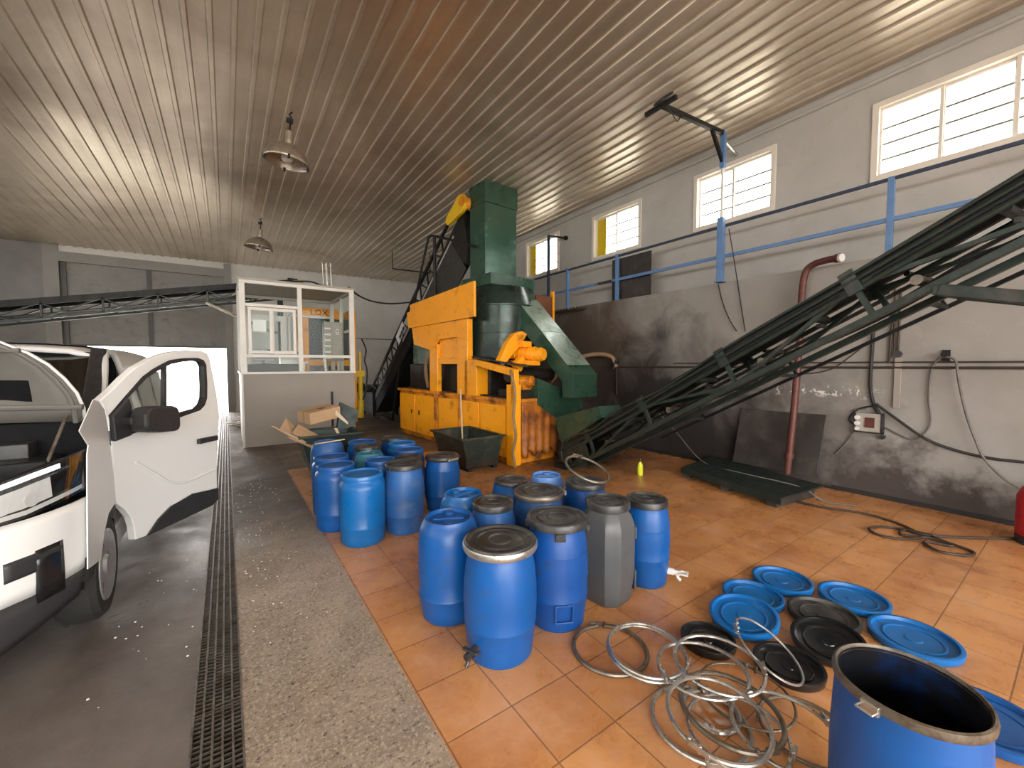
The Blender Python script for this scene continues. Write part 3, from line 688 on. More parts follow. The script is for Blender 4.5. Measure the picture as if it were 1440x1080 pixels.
# motors
b = MB(); b.cyl((.46, .62, 1.80), (.62, .02, 1.76), .115, 20); b.cyl((.60, .06, 1.76), (.625, -.03, 1.755), .095, 20)
for i in range(5): 
    p = V((.46, .62, 1.80)).lerp(V((.62, .02, 1.76)), .2 + .14 * i); q = V((.46, .62, 1.80)).lerp(V((.62, .02, 1.76)), .24 + .14 * i); b.cyl(p, q, .125, 20)
b.box((.38, .2, 1.88), (.56, .42, 1.98)); b.box((.36, .1, 1.58), (.66, .55, 1.66)); mo = b.build('drive_motor', M['orange'], mc, bevel=.004)
b = MB(); P = [onLY(u, v, .34) for u, v in ((703, 507), (712, 511), (734, 484), (742, 470), (735, 465), (724, 469), (715, 481))]; b.prism(P, (0, .14, 0)); b.build('belt_guard', M['orange'], mc, smooth=0, bevel=.02)
b = MB(); P = [onLY(u, v, .20) for u, v in ((724, 513), (733, 523), (741, 508), (734, 501))]; b.prism(P, (0, .12, 0)); b.build('motor_bracket', M['orange'], mc, smooth=0, bevel=.01)
b = MB(); b.cyl((.36, .30, 1.33), (.44, .06, 1.31), .10, 18); b.cyl((.43, .08, 1.31), (.455, .02, 1.305), .07, 18); b.box((.30, .12, 1.18), (.5, .3, 1.26)); b.build('lower_motor', M['orange_dirty'], mc, bevel=.004)
b = MB(); b.box((.16, .10, 1.06), (.95, .60, 1.18)); b.cyl((.2, .4, 1.42), (1.2, .4, 1.42), .12, 16); b.build('gear_shaft', M['soot'], mc)
b = MB(); b.box((1.40, 1.0, 2.36), (1.84, 1.03, 2.95)); b.build('rear_panel', mat('brown_stained_panel', (.14, .05, .018, 1), .6, 0, .3, 4), mc, smooth=0)
b = MB(); b.box((1.84, .98, 2.34), (1.885, 1.05, 3.06)); b.build('panel_edge', M['orange'], mc, smooth=0)
b = MB(); b.box((1.46, -.28, 1.12), (1.49, -.1, 1.52)); b.bar((1.47, -.19, 1.13), (1.3, .7, 1.1), .05, .05); b.build('guard_tab', M['orange'], mc, smooth=0, bevel=.004)
# outlet chute below the machine's front end
P = [onLY(u, v, -.06) for u, v in ((757, 532), (782, 543), (806, 556), (819, 561), (820, 575), (782, 588), (757, 569))]
b = MB(); b.prism(P, (0, .26, 0)); b.build('outlet_chute', M['green'], mc, smooth=0, bevel=.006)
# hose down the corner post
b = MB(); b.tube(smoothpath([(-.06, -.0, 1.50), (-.10, -.08, 1.40), (-.08, -.13, 1.15), (-.10, -.12, .8), (-.08, -.15, .5), (-.12, -.13, .25), (-.10, -.16, .02)], 6), .022, 10); b.build('drain_hose', M['hose_tan'], mc)
b = MB(); b.tube(smoothpath([(.40, 3.2, 2.0), (.28, 3.35, 1.7), (.22, 3.3, 1.4), (.25, 3.25, 1.08)], 6), .045, 10); b.build('fat_hose', M['hose_tan'], mc)

# ------------------------------------------------------------------ chute tower on top of the machine
tw = mc
b = MB(); b.box((.61, 1.60, 3.28), (1.40, 2.12, 4.72)); b.build('tower', M['green_worn'], tw, smooth=0, bevel=.006)
b = MB(); b.box((.60, 1.58, 4.72), (1.41, 2.13, 5.13)); b.build('tower_head', M['green'], tw, smooth=0, bevel=.006)
b = MB()
for z in (3.95,): b.box((.605, 1.592, z - .006), (1.405, 2.125, z + .006))
b.box((.55, 1.54, 3.26), (1.46, 2.18, 3.30)); b.build('seam', M['green'], tw, smooth=0)
b = MB(); b.box((.45, 1.20, 3.08), (1.54, 2.25, 3.29)); b.build('collar', M['green'], tw, smooth=0, bevel=.008)
b = MB(); b.hexa([(.79, 1.0, 2.88), (1.37, 1.0, 2.88), (1.37, 2.0, 2.9), (.79, 2.0, 2.9), (.47, 1.22, 3.08), (1.52, 1.22, 3.08), (1.52, 2.2, 3.08), (.47, 2.2, 3.08)])
b.bm.verts.ensure_lookup_table(); b.build('transition', M['green'], tw, smooth=0, bevel=.006)
side = lambda x: [(x, 1.02, 2.90), (x, -.45, 1.43), (x, -.45, 1.05), (x, -.22, 1.05), (x, -.20, 1.32), (x, 1.02, 2.50)]
b = MB(); A = side(.79); Bq = side(1.37)
A = [(x + (1.02 - y) / 1.47 * .09, y, z) for x, y, z in A]; Bq = [(x + (1.02 - y) / 1.47 * .10, y, z) for x, y, z in Bq]
n = 6; b.faces(A + Bq, [tuple(range(n)), tuple(range(2*n - 1, n - 1, -1))] + [(i, n + i, n + (i + 1) % n, (i + 1) % n) for i in range(n)])
b.build('chute', M['green'], tw, smooth=0, bevel=.006)
def chp(x, t, off=.006):   # a point on the chute's sloping top
    y = 1.02 - 1.47 * t; return V((x + .095 * t, y - off * .7, 2.90 - 1.47 * t + off * .7))
for (t0, t1) in ((.06, .50), (.505, .90)):
    b = MB(); pts = [chp(.80, t0), chp(1.36, t0), chp(1.36, t1), chp(.80, t1)]; b.prism(pts, (0, -.006, .006)); b.build('chute_cover', M['green_pale'], tw, smooth=0)
b = MB(); b.bar(chp(.84, .905, .012), chp(1.3, .905, .012), .02, .02); b.build('cover_handle', M['green'], tw, smooth=0)
b = MB(); b.tube(smoothpath([(1.52, 1.3, 3.1), (1.50, 1.05, 2.8), (1.55, .9, 2.6)], 5), .012, 6); b.build('tower_cable', M['cable_grey'], tw)

# ------------------------------------------------------------------ steep elevator conveyor behind
ev = thing('elevator_conveyor', 'steep black belt conveyor climbing behind the orange machine to the green tower', 'conveyor', MO, MTH)
E0, E1 = V((0, 7.75, .20)), V((0, 2.25, 4.68)); ed = (E1 - E0).normalized(); en = V((0, ed.z, -ed.y)); 
if en.z < 0: en = -en
EL = (E1 - E0).length
def ep(x, s, h): return V((x, 0, 0)) + E0 + ed * s + en * h
for x in (.60, 1.24):
    b = MB(); b.bar(ep(x, 0, 0), ep(x, EL, 0), .05, .16, en); b.build('side_channel', M['black_steel'], ev, smooth=0, bevel=.005)
    b = MB(); b.bar(ep(x, 0, .42), ep(x, EL * .93, .42), .05, .07, en)
    for i in range(14):
        s0 = EL * .9 * i / 14; b.bar(ep(x, s0, .0), ep(x, s0 + EL * .032, .42), .03, .03, en); b.bar(ep(x, s0 + EL * .064, .0), ep(x, s0 + EL * .032, .42), .03, .03, en)
    b.build('lattice_side', M['black_steel'], ev, smooth=0)
b = MB(); b.bar(ep(.92, .1, .05), ep(.92, EL - .05, .05), .58, .03, en); b.build('belt', M['rubber'], ev, smooth=0)
b = MB(); b.bar(ep(.92, .4, -.22), ep(.92, EL * .56, -.22), .66, .30, en); b.build('lower_casing', M['rubber'], ev, smooth=0)
b = MB(); b.prism([ep(.575, EL*.52, -.02), ep(.575, EL*.90, -.02), (.575, 2.2, 3.55), (.575, 2.75, 3.0), (.575, 3.9, 2.6)], (-.012, 0, 0)); b.build('side_sheet', M['dark_sheet'], ev, smooth=0)
b = MB(); b.bar(ep(.57, EL*.45, -.02), ep(.57, EL*.92, -.02), .02, .05, en); b.build('sheet_trim', M['cab_grey'], ev, smooth=0)
b = MB(); b.prism([ep(.57, EL*.80, .1), ep(.57, EL*1.0, .12), (.57, 2.14, 4.0), (.57, 2.2, 3.62), (.57, 2.6, 3.9)], (.4, 0, 0)); b.build('head_hood', M['black_steel'], ev, smooth=0)
# drive guard: yellow rounded cover
ga, gb = onLX(634, 311, .52), onLX(651, 288, .52); gd = (gb - ga).normalized(); gn = V((0, -gd.z, gd.y)); P = []
for i in range(9): a = math.pi * i / 8; P.append(ga + gn * .10 * math.cos(a) - gd * .09 * math.sin(a))
for i in range(9): a = math.pi * i / 8; P.append(gb - gn * .19 * math.cos(a) + gd * .19 * math.sin(a))
b = MB(); b.prism(P, (-.08, 0, 0)); b.build('drive_guard', M['yellow'], ev, smooth=0, bevel=.012)
b = MB(); b.cyl((.52, gb.y - .08, gb.z), (.60, gb.y - .10, gb.z), .12, 24); b.cyl((.42, gb.y - .10, gb.z + .02), (.52, gb.y - .10, gb.z + .02), .10, 24); b.build('head_drive', M['orange_dirty'], ev)
b = MB(); b.tube([ep(.92, EL, .2), (.75, 2.2, 5.10)], .012, 6); b.build('hanger_rod', M['black_steel'], ev)
# handrail
R = [onLX(*p, .50) for p in ((583, 425), (600, 345), (605, 333), (611, 332), (640, 339), (668, 347))]
b = MB(); b.tube(smoothpath(R, 4), .026, 10); b.tube([R[3], onLX(612, 442, .50)], .035, 10); b.build('hand_rail', M['black_steel'], ev)
b = MB(); b.prism([onLX(*p, .565) for p in ((557, 474), (566, 452), (570, 461), (561, 484))], (-.012, 0, 0)); lp = b.build('notice_plate', M['paper'], ev, smooth=0)
b = MB()
for i in range(3): b.prism([onLX(u + 1 + 2.2 * i, v - 5.5 * i, .552) for u, v in ((560, 474), (562, 469), (564, 472), (562, 477))], (-.003, 0, 0))
b.build('notice_print', M['cable'], lp, smooth=0)
# foot
b = MB(); b.box((.50, 7.3, .12), (1.34, 8.3, .75)); b.box((.62, 7.5, .75), (1.2, 8.2, .95)); b.build('feed_box', M['black_steel'], ev, smooth=0, bevel=.02)
for x in (.55, 1.29):
    for yy in (7.35, 8.2):
        b = MB(); b.box((x - .04, yy - .04, 0), (x + .04, yy + .04, .16)); b.build('leg', M['black_steel'], ev, smooth=0)
b = MB(); b.bar((.62, 6.1, .05), ep(.62, EL * .42, -.05), .05, .05); b.bar((.62, 6.05, .03), (.62, 6.9, .03), .05, .05); b.build('prop', M['black_steel'], ev, smooth=0)
b = MB(); b.cyl((.25, 8.0, .86), (.50, 8.0, .86), .13, 16); b.box((.3, 7.9, .95), (.46, 8.1, 1.03)); b.build('feed_motor', M['black_steel'], ev)

# ------------------------------------------------------------------ long lattice conveyor rising past the right of the frame
CA = V((4.31, 4.60, .0)); ch = V((-.125, -.992, 0)).normalized(); slope = .528
cdv = (ch + V((0, 0, slope))).normalized(); cr = V((.992, -.125, 0)).normalized(); cn = cr.cross(cdv)
if cn.z < 0: cn = -cn
ca = thing('belt_conveyor', 'long dark green lattice belt conveyor rising from the machine across the right wall', 'conveyor', CA)
def cp(s, w, h): return cdv * s + cr * w + cn * h
CL, CW, CH_ = 6.9, .34, .265
posts = [.66, 1.83, 3.0, 4.17, 5.34, 6.5]
for k, w in enumerate((0, CW)):
    sg = -1 if k == 0 else 1
    b = MB(); b.bar(cp(.15, w, CH_ + .045), cp(CL, w, CH_ + .045), .03, .11 if k == 0 else .06, cn); b.build('side_channel', M['black_steel'], ca, smooth=0, bevel=.004)
    b = MB(); b.tube([cp(.2, w + sg * .02, CH_ - .035), cp(CL, w + sg * .02, CH_ - .035)], .021, 8); b.tube([cp(.0, w + sg * .035, CH_ + .03), cp(CL, w + sg * .035, CH_ + .03)], .014, 8); b.build('top_tube', M['conv'], ca)
    b = MB(); b.bar(cp(-.05, w, 0), cp(CL, w, 0), .045, .05, cn); b.build('bottom_chord', M['conv'], ca, smooth=0, bevel=.004)
    for i, s in enumerate(posts):
        b = MB(); b.bar(cp(s, w, 0), cp(s, w, CH_), .035, .035, cdv); b.build('lattice_post', M['conv'], ca, smooth=0)
        if i + 1 < len(posts):
            s2 = posts[i + 1]
            b = MB(); b.bar(cp(s, w, 0 if i % 2 == 0 else CH_), cp(s2, w, CH_ if i % 2 == 0 else 0), .03, .03, cn); b.build('lattice_brace', M['conv'], ca, smooth=0)
        b = MB(); b.box((-.05, -.012, -.09), (.05, .012, .09), Matrix.Translation(cp(s, w + sg * .03, CH_ + .03)) @ Matrix((cdv, cr, cn)).transposed().to_4x4()); b.build('gusset', M['conv'], ca, smooth=0)
b = MB(); b.bar(cp(.1, CW / 2, CH_ + .02), cp(CL, CW / 2, CH_ + .02), CW - .06, .02, cn); b.build('carrying_belt', M['rubber'], ca, smooth=0)
b = MB(); rows = []
for i in range(70):
    s = .2 + (CL - .2) * i / 69; h = .06 - .035 * abs(math.sin(s / 1.17 * math.pi)); rows.append([cp(s, .05, h), cp(s, CW - .05, h)])
b.grid(rows); b.build('return_belt', M['rubber'], ca, 40, solid=.012)
for i in range(6):
    s = .95 + 1.17 * i
    b = MB(); b.cyl(cp(s, .03, .10), cp(s, CW - .03, .10), .035, 12); b.build('return_roller', M['galv_dull'], ca)
    b = MB(); b.cyl(cp(s + .5, .03, CH_ - .03), cp(s + .5, CW - .03, CH_ - .03), .032, 12); b.bar(cp(s + .5, .12, CH_ - .10), cp(s + .5, CW - .12, CH_ - .10), .03, .03); b.build('carrying_idler', M['dark_sheet'], ca)
b = MB(); b.cyl(cp(.08, .04, .20), cp(.08, CW - .04, .20), .15, 24); b.build('tail_pulley', M['black_steel'], ca)
b = MB()
for w in (-.03, CW + .01):
    b = MB(); b.holed([cp(-.16, w, -.02), cp(.55, w, -.04), cp(.55, w, .22), cp(.1, w, .40), (cp(-.16, w, .30))], [[cp(.10, w, .06), cp(.26, w, .06), cp(.26, w, .16), cp(.10, w, .16)]], cr * .02)
    b.build('tail_plate', M['conv'], ca, smooth=0)
for h in (CH_, -.01):
    b = MB(); b.bar(cp(1.3, .68, h), cp(CL, .68, h), .028, .028, cn); b.build('outer_rod', M['black_steel'], ca, smooth=0)
for i, s in enumerate(posts[1:]):
    b = MB(); b.bar(cp(s + .2, CW, .0), cp(s + .2, .68, -.01), .03, .03); b.bar(cp(s + .2, CW, CH_), cp(s + .2, .68, CH_), .03, .03); b.bar(cp(s + .2, .68, 0), cp(s + .2, .68, CH_), .022, .022, cdv); b.build('outrigger', M['black_steel'], ca, smooth=0)
b = MB(); b.box((-.15, -.05, -.03), (CW + .1, .2, .06), Matrix.Translation(V((0, 0, 0)))); b.build('foot', M['black_steel'], ca, smooth=0)
G = [cp(.15 + .0 * i, -.06, .2) + (cdv * math.cos(a) + cn * math.sin(a)) * .20 for i, a in enumerate([math.radians(80 + 20 * j) for j in range(12)])]
b = MB(); b.tube(G, .010, 6); b.build('tail_guard_hoop', M['conv'], ca)
b = MB(); b.tube(smoothpath([cp(-.05, -.06, .28), cp(.3, -.05, .40), cp(.8, -.05, .33), cp(1.4, -.05, .38), cp(2.2, -.05, .32), cp(3.2, -.04, .36), cp(4.5, -.04, .34), cp(6.8, -.04, .36)], 8), .012, 8); b.build('running_cable', M['conv'], ca)
# feed hopper plates on its lower end
nearP = CA + cr * -.04
hp = [on(u, v, nearP, cr) - CA for u, v in ((780, 587), (840.5, 572), (845, 588), (790, 624), (783, 602))]
b = MB(); b.prism(hp, cr * .02); b.build('hopper_side', M['green'], ca, smooth=0)
b = MB(); b.prism([p + cr * (CW + .04) for p in hp], cr * .02); b.build('hopper_side', M['green'], ca, smooth=0)
b = MB(); b.prism([hp[1], hp[2], hp[2] + cr * (CW + .05), hp[1] + cr * (CW + .05)], cdv * .015); b.build('hopper_end', M['green_worn'], ca, smooth=0)
# prop leg
pa = on(1323, 408, CA, cr) - CA; pb_ = on(1440, 418, CA, cr) - CA; pd = (pb_ - pa).normalized(); L_ = (pa.z + CA.z) / -pd.z
for w in (-.03, CW - .02):
    b = MB(); b.bar(pa + cr * w, pa + cr * w + pd * (L_ - .05), .05, .075); b.build('prop_leg', M['conv'], ca, smooth=0, bevel=.006)
b = MB(); b.bar(pa + cr * -.05, pa + cr * (CW + .05), .06, .06); b.build('prop_pivot', M['conv'], ca, smooth=0, bevel=.006)
# ------------------------------------------------------------------ the white van
VC = -1.60
VR = V((VC, 5.0, 0)); VT = Matrix.Translation(-VR)
van = thing('van', 'white panel van with raised bonnet and open front door, parked left of the drain', 'van', VR)
def vbuild(b, name, m, parent=None, **k):
    b.move(VT); return b.build(name, M[m] if isinstance(m, str) else m, parent or van, **k)
PLAN = [(0, 2.60), (.35, 2.63), (.60, 2.70), (.72, 2.775), (.81, 2.88), (.875, 2.99), (.92, 3.10), (.945, 3.20), (.95, 3.32)]
def fy(o):
    for (a, ya), (c, yc) in zip(PLAN, PLAN[1:]):
        if o <= c: return ya + (yc - ya) * (o - a) / (c - a)
    return PLAN[-1][1]
def fpt(o, z, off=0., back=0., sg=1):
    back = back * max(0, 1 - (o / .95) ** 6); y = fy(o); e = .01; d = V((2 * e, fy(min(o + e, .9499)) - fy(max(o - e, 0)), 0)); n = V((d.y, -d.x, 0)).normalized()
    return V((VC + sg * (o + n.x * (off - back)), y + n.y * (off - back), z))
OS = [0, .2, .35, .48, .60, .66, .72, .765, .81, .845, .875, .90, .92, .935, .945, .9499]
def fascia(z_rows, name, m, o0=0, o1=.95, off=0., both=True, solid=.02):
    for sg in ((1, -1) if both else (1,)):
        os_ = sorted(set([o0] + [o for o in OS if o0 < o < o1] + [o1]))
        b = MB(); b.grid([[fpt(min(o, .9499), zf(o) if callable(zf) else zf, off, bk, sg) for o in os_] for zf, bk in (z_rows[::-1] if sg == 1 else z_rows)])
        q = vbuild(b, name, m, smooth=60, solid=solid, normals=False)
bot = lambda o: .20 + .17 * max(0, (o - .55) / .40) ** 1.2 + (.10 if o > .93 else 0)
fascia([(.86, .035), (.82, .012), (.74, .0), (.62, .0), (.54, .006), (.485, .016)], 'bumper', 'van_white')
fascia([(.485, .012), (.42, .004), (lambda o: bot(o) + .05, .008), (bot, .03)], 'bumper_skirt', 'van_black')
fascia([(.690, -.004), (.665, -.008), (.615, -.008), (.598, -.003)], 'fog_lamp_trim', 'van_black', .745, .885, solid=.012)
fascia([(.70, -.005), (.62, -.010), (.52, -.010), (.44, -.004)], 'fog_lamp_trim', 'black_gloss', .82, .885, solid=.012)
# headlamp
hup = lambda o: 1.00 + .125 * max(0, (o - .66) / .29) ** .8
hlo = lambda o: .875 + .045 * max(0, (o - .80) / .15)
for sg in (1, -1):
    hb = None
    os_ = [.42, .50, .58, .66, .72, .765, .81, .845, .875, .90, .92, .935, .9499]
    b = MB(); b.grid([[fpt(o, hlo(o) + (hup(o) - hlo(o)) * f, .0, .05 + .05 * f, sg) for o in os_] for f in (0, .5, 1)]); hb = vbuild(b, 'headlamp', 'black_gloss', smooth=60, solid=.01)
    b = MB(); b.grid([[fpt(o, hlo(o) + (hup(o) - hlo(o)) * f, .012, .0 + .07 * f, sg) for o in os_[:-1]] for f in (0, .33, .66, 1)]); vbuild(b, 'lens', 'head_glass', hb, smooth=60)
    b = MB(); b.grid([[fpt(o, hlo(o) + (hup(o) - hlo(o)) * f, .0, .025 + .06 * f, sg) for o in os_[:-3]] for f in (.78, .90)])
    k = NT('lit_lamp_strip'); k.set(Base_Color=(.9, .9, .92, 1), Emission_Color=(1, 1, 1, 1), Emission_Strength=1.2); vbuild(b, 'light_strip', k.m, hb, smooth=60, solid=.008)
    b = MB()
    for i in range(5):
        o = .55 + .07 * i; p = fpt(o, hlo(o) + .062, 0, .035, sg); n = (fpt(o, 1, .05, 0, sg) - fpt(o, 1, 0, 0, sg)).normalized()
        b.cyl(p - n * .03, p, .028, 14, .034)
    b.grid([[fpt(o, hlo(o) + .008 + .022 * f, 0, .012, sg) for o in os_[2:-1]] for f in (0, 1)]); b.grid([[fpt(o, hlo(o) + (hup(o) - hlo(o)) * f, 0, .03 + .03 * f, sg) for o in os_[1:-4]] for f in (.18, .68)])
    vbuild(b, 'reflector', 'white_plastic', hb)
# wings
wing = [onX(u, v, -.643) for u, v in ((131.5, 562), (138, 564), (147, 576), (151.5, 600), (155, 630), (160, 670), (163, 705), (153, 722), (147, 748), (142, 787), (124, 800), (123, 690), (123, 640), (124.6, 626), (112, 606), (121, 586))]
for sg in (1, -1):
    pts = wing if sg == 1 else [V((2 * VC - p.x, p.y, p.z)) for p in wing]
    b = MB(); b.prism(pts, (-.005 * sg, 0, 0)); vbuild(b, 'wing', 'van_white', smooth=0)
# engine bay
b = MB(); b.box((-2.36, 3.05, .5), (-.84, 3.72, .86)); b.box((-2.40, 3.68, .5), (-.72, 3.80, 1.24)); b.box((-2.45, 2.84, .60), (-.92, 2.96, .985)); b.box((-.86, 3.25, .5), (-.74, 3.7, 1.02)); b.box((-2.46, 3.25, .5), (-2.34, 3.7, 1.02)); vbuild(b, 'engine_bay', 'dark_in', smooth=0)
b = MB(); b.box((-1.9, 3.05, .86), (-1.15, 3.5, 1.0)); b.box((-1.08, 3.35, .86), (-.84, 3.62, 1.06)); b.cyl((-1.0, 3.2, .86), (-1.0, 3.2, 1.0), .08, 16); b.tube(smoothpath([(-1.5, 3.1, 1.02), (-1.2, 3.0, 1.05), (-.95, 3.05, 1.0), (-.85, 3.3, .95)], 6), .03, 10); vbuild(b, 'engine', 'black_steel', bevel=.012)
b = MB(); b.box((-1.32, 3.52, 1.0), (-.95, 3.66, 1.14)); vbuild(b, 'fluid_tank', 'dark_sheet', bevel=.006)
# bonnet, opened up on its rear hinges
hg = V((VC, 3.62, 1.25)); hd = V((0, -.375, .927)); hn = V((0, .927, .375))   # hn: outer side
HW = [(0, .875), (.08, .875), (.18, .855), (.28, .81), (.37, .755), (.44, .69), (.51, .59), (.57, .44), (.61, .25), (.63, .06)]
def hpt(f, t, w, off=0): return hg + hd * t + V((1, 0, 0)) * (w * f) + hn * (.05 * (1 - f * f) + .03 * math.sin(math.pi * min(1, t / .63)) - off)
b = MB(); b.grid([[hpt(f / 8, t, w) for f in range(-8, 9)] for t, w in HW]); bon = vbuild(b, 'bonnet', 'van_white', smooth=60, solid=.012)
b = MB(); b.grid([[hpt(f / 8, t, w * .985, .022) for f in range(-8, 9)] for t, w in [(t * .985 + .005, w) for t, w in HW]]); lin = vbuild(b, 'bonnet_lining', 'van_grey', bon, smooth=60, solid=.006)
lin.parent = bon
b = MB()
for (t0, t1, a0, a1) in ((.10, .27, .0, .66), (.10, .27, -.66, 0)):
    b.grid([[hg + hd * t + V((1, 0, 0)) * (a0 + (a1 - a0) * i / 6) + hn * (.05 * (1 - ((a0 + (a1 - a0) * i / 6) / .8) ** 2) - .006) for i in range(7)] for t in (t0, t1)])
vbuild(b, 'lining_recess', 'dark_in', bon, smooth=0, solid=.004)
b = MB()
for sg in (1, -1):
    b.tube([hpt(.95 * sg, t, w, .03) for t, w in HW[:7]], .014, 8)
b.tube([hpt(f / 8, .10, .87, .032) for f in range(-8, 9)], .018, 8); b.tube([hpt(f / 8, .46, .66, .032) for f in range(-8, 9)], .014, 8)
vbuild(b, 'bonnet_rib', 'van_grey', bon)
b = MB(); b.tube([(-.86, 3.30, .95), (-.80, 3.56, 1.29)], .008, 8); vbuild(b, 'bonnet_stay', 'galv_dull')
# cab
b = MB(); ws = [V((VC - .82, 3.74, 1.25)), V((VC + .82, 3.74, 1.25)), V((VC + .735, 4.56, 1.69)), V((VC - .735, 4.56, 1.69))]; b.prism(ws, (0, .006, .006)); vbuild(b, 'windscreen', 'screen_glass', smooth=0)
for sg in (1, -1):
    b = MB(); b.bar((VC + sg * .855, 3.74, 1.22), (VC + sg * .765, 4.60, 1.705), .09, .06); vbuild(b, 'windscreen_pillar', 'van_black', smooth=0, bevel=.012)
    b = MB(); b.tube(smoothpath([(VC + sg * .90, 3.86, 1.24), (VC + sg * .845, 4.30, 1.55), (VC + sg * .80, 4.62, 1.69), (VC + sg * .815, 4.86, 1.66), (VC + sg * .87, 4.95, 1.35), (VC + sg * .92, 4.96, .9)], 5), .022, 8); vbuild(b, 'door_aperture', 'van_white')
    b = MB(); b.box((VC + sg * .80 - .12, 3.95, .28), (VC + sg * .80 + .12, 4.98, .44)); vbuild(b, 'sill', 'van_white', smooth=0, bevel=.01)
b = MB(); b.box((-2.4, 3.8, .42), (-.82, 4.95, .62)); b.box((-2.4, 3.8, .62), (-.80, 3.98, 1.2)); b.box((-2.4, 4.9, .5), (-.8, 4.96, 1.66))
vbuild(b, 'cab_interior', 'dark_in', smooth=0)
b = MB()
for x in (-1.15, -2.0): b.box((x - .25, 4.35, .6), (x + .25, 4.85, .82)); b.hexa([V((x - .24, 4.72, .8)), V((x + .24, 4.72, .8)), V((x + .24, 4.84, .8)), V((x - .24, 4.84, .8)), V((x - .2, 4.80, 1.45)), V((x + .2, 4.80, 1.45)), V((x + .2, 4.89, 1.45)), V((x - .2, 4.89, 1.45))])
vbuild(b, 'seat', 'dark_in', smooth=0, bevel=.03)
b = MB(); b.box((VC + .38, 4.27, 1.575), (VC + .50, 4.28, 1.605)); vbuild(b, 'screen_sticker', 'paper', smooth=0)
prof = [(0, 1.775), (.4, 1.77), (.62, 1.755), (.735, 1.72), (.80, 1.665), (.84, 1.55), (.885, 1.30), (.935, 1.08), (.95, .85), (.95, .50), (.93, .34), (.86, .28), (0, .28)]
loop = prof + [(-o, z) for o, z in prof[-2:0:-1]]
b = MB(); st = [(4.96, 1), (5.6, 1), (6.6, 1), (7.25, .985), (7.40, .95)]
b.grid([[(VC + o * k, y, .28 + (z - .28) * k) for o, z in loop + [loop[0]]] for y, k in st])
b.prism([(VC + o * .95, 7.40, .28 + (z - .28) * .95) for o, z in loop], (0, .01, 0)); vbuild(b, 'load_body', 'van_white', smooth=50)
rp = [(.79, 1.665), (.735, 1.70), (.62, 1.735), (.4, 1.75), (0, 1.755)]; rl = rp + [(-o, z) for o, z in rp[-2::-1]]
b = MB(); b.grid([[(VC + o, y, z - .035 + .04 * f) for o, z in rl] for y, f in ((4.50, .2), (4.62, .55), (4.80, .9), (5.0, 1.1))]); vbuild(b, 'roof', 'van_white', smooth=60, solid=.03)
for yy in (5.75, 6.65):
    b = MB(); b.prism([(VC + .93, yy - .38, 1.06), (VC + .93, yy + .38, 1.06), (VC + .86, yy + .38, 1.5), (VC + .86, yy - .38, 1.5)], (.012, 0, .003)); vbuild(b, 'side_window', 'cab_grey', smooth=0, bevel=.01)
b = MB(); b.box((VC + .945, 4.97, .42), (VC + .965, 7.2, .56)); vbuild(b, 'side_moulding', 'van_black', smooth=0, bevel=.006)
# wheels
for (x, sg) in ((-.66, 1), (-2.54, -1)):
    for y in (3.60, 6.55):
        b = MB(); Mt = Matrix.Translation((x, y, .32)) @ Matrix.Rotation(math.pi / 2 * sg, 4, 'Y')
        b.lathe([(.20, -.19), (.29, -.19), (.315, -.16), (.32, -.10), (.315, -.03), (.29, -.0), (.23, .0), (.20, -.02)], 40, Mt); ty = vbuild(b, 'tyre', 'tyre')
        b = MB(); b.lathe([(0, .0), (.05, .004), (.06, -.012), (.14, -.018), (.19, .002), (.215, .004), (.222, -.01), (.20, -.04), (.20, -.16), (0, -.16)], 32, Mt)
        vbuild(b, 'wheel_cover', 'rim', ty)
    b = MB(); 
    rows = [[(x - sg * .30, 3.60 + .40 * math.cos(a), .34 + .40 * math.sin(a)), (x - sg * .025, 3.60 + .40 * math.cos(a), .34 + .40 * math.sin(a))] for a in [math.pi * i / 16 for i in range(17)]]
    b.grid(rows); vbuild(b, 'wheel_arch_liner', 'dark_in', smooth=60)
# open door, standing out from the body on its front hinge
dA = math.radians(31.6); dd = V((math.sin(dA), math.cos(dA), 0)); dn = V((math.cos(dA), -math.sin(dA), 0)); dP = V((-.65, 3.81, 0)); din = -dn
def od_(u, v, off=0): return on(u, v, dP + dn * off, dn)
outer = [(141, 563), (158, 548), (175.6, 530), (192, 516), (211.7, 505), (228, 498), (245, 494), (265, 492.5), (284, 493), (292, 497), (295.5, 504), (300.6, 530), (305.5, 557), (309, 585), (306.5, 611), (305, 636), (305.6, 686), (270, 694), (240, 711), (222, 730), (206, 753.6), (190.8, 759), (188.5, 740), (184.5, 727), (176, 716), (165.8, 709), (163, 700), (157.5, 627), (152, 590), (147, 574)]
win = [(153, 585), (176, 558), (200.6, 530), (214, 520), (228, 512), (239.5, 506.5), (258, 504), (278, 503.6), (286, 506.5), (289.5, 513), (291, 540), (290.8, 560), (287.5, 570), (281, 577), (258, 585), (234, 594.5), (195, 607), (156, 620)]
def inset(P, k):
    c = sum(P, V((0, 0, 0))) / len(P); out = []
    for p in P: out.append(p + (c - p).normalized() * k)
    return out
O = [od_(*p) for p in outer]; Wn = [od_(*p) for p in win]
b = MB(); b.holed(O, [Wn], din * .055); door = vbuild(b, 'front_door', 'van_white', smooth=0, bevel=.007)
b = MB(); b.holed([p + dn * .004 for p in Wn], [[p + dn * .004 for p in inset(Wn, .032)]], din * .05); vbuild(b, 'window_seal', 'van_black', door, smooth=0)
b = MB(); b.prism([p + din * .025 for p in inset(Wn, .02)], din * .004); vbuild(b, 'door_glass', 'car_glass', door, smooth=0)
b = MB(); b.bar(od_(230, 511, -.01), od_(230, 596, -.01), .022, .03, dn); vbuild(b, 'window_divider', 'van_black', door, smooth=0)
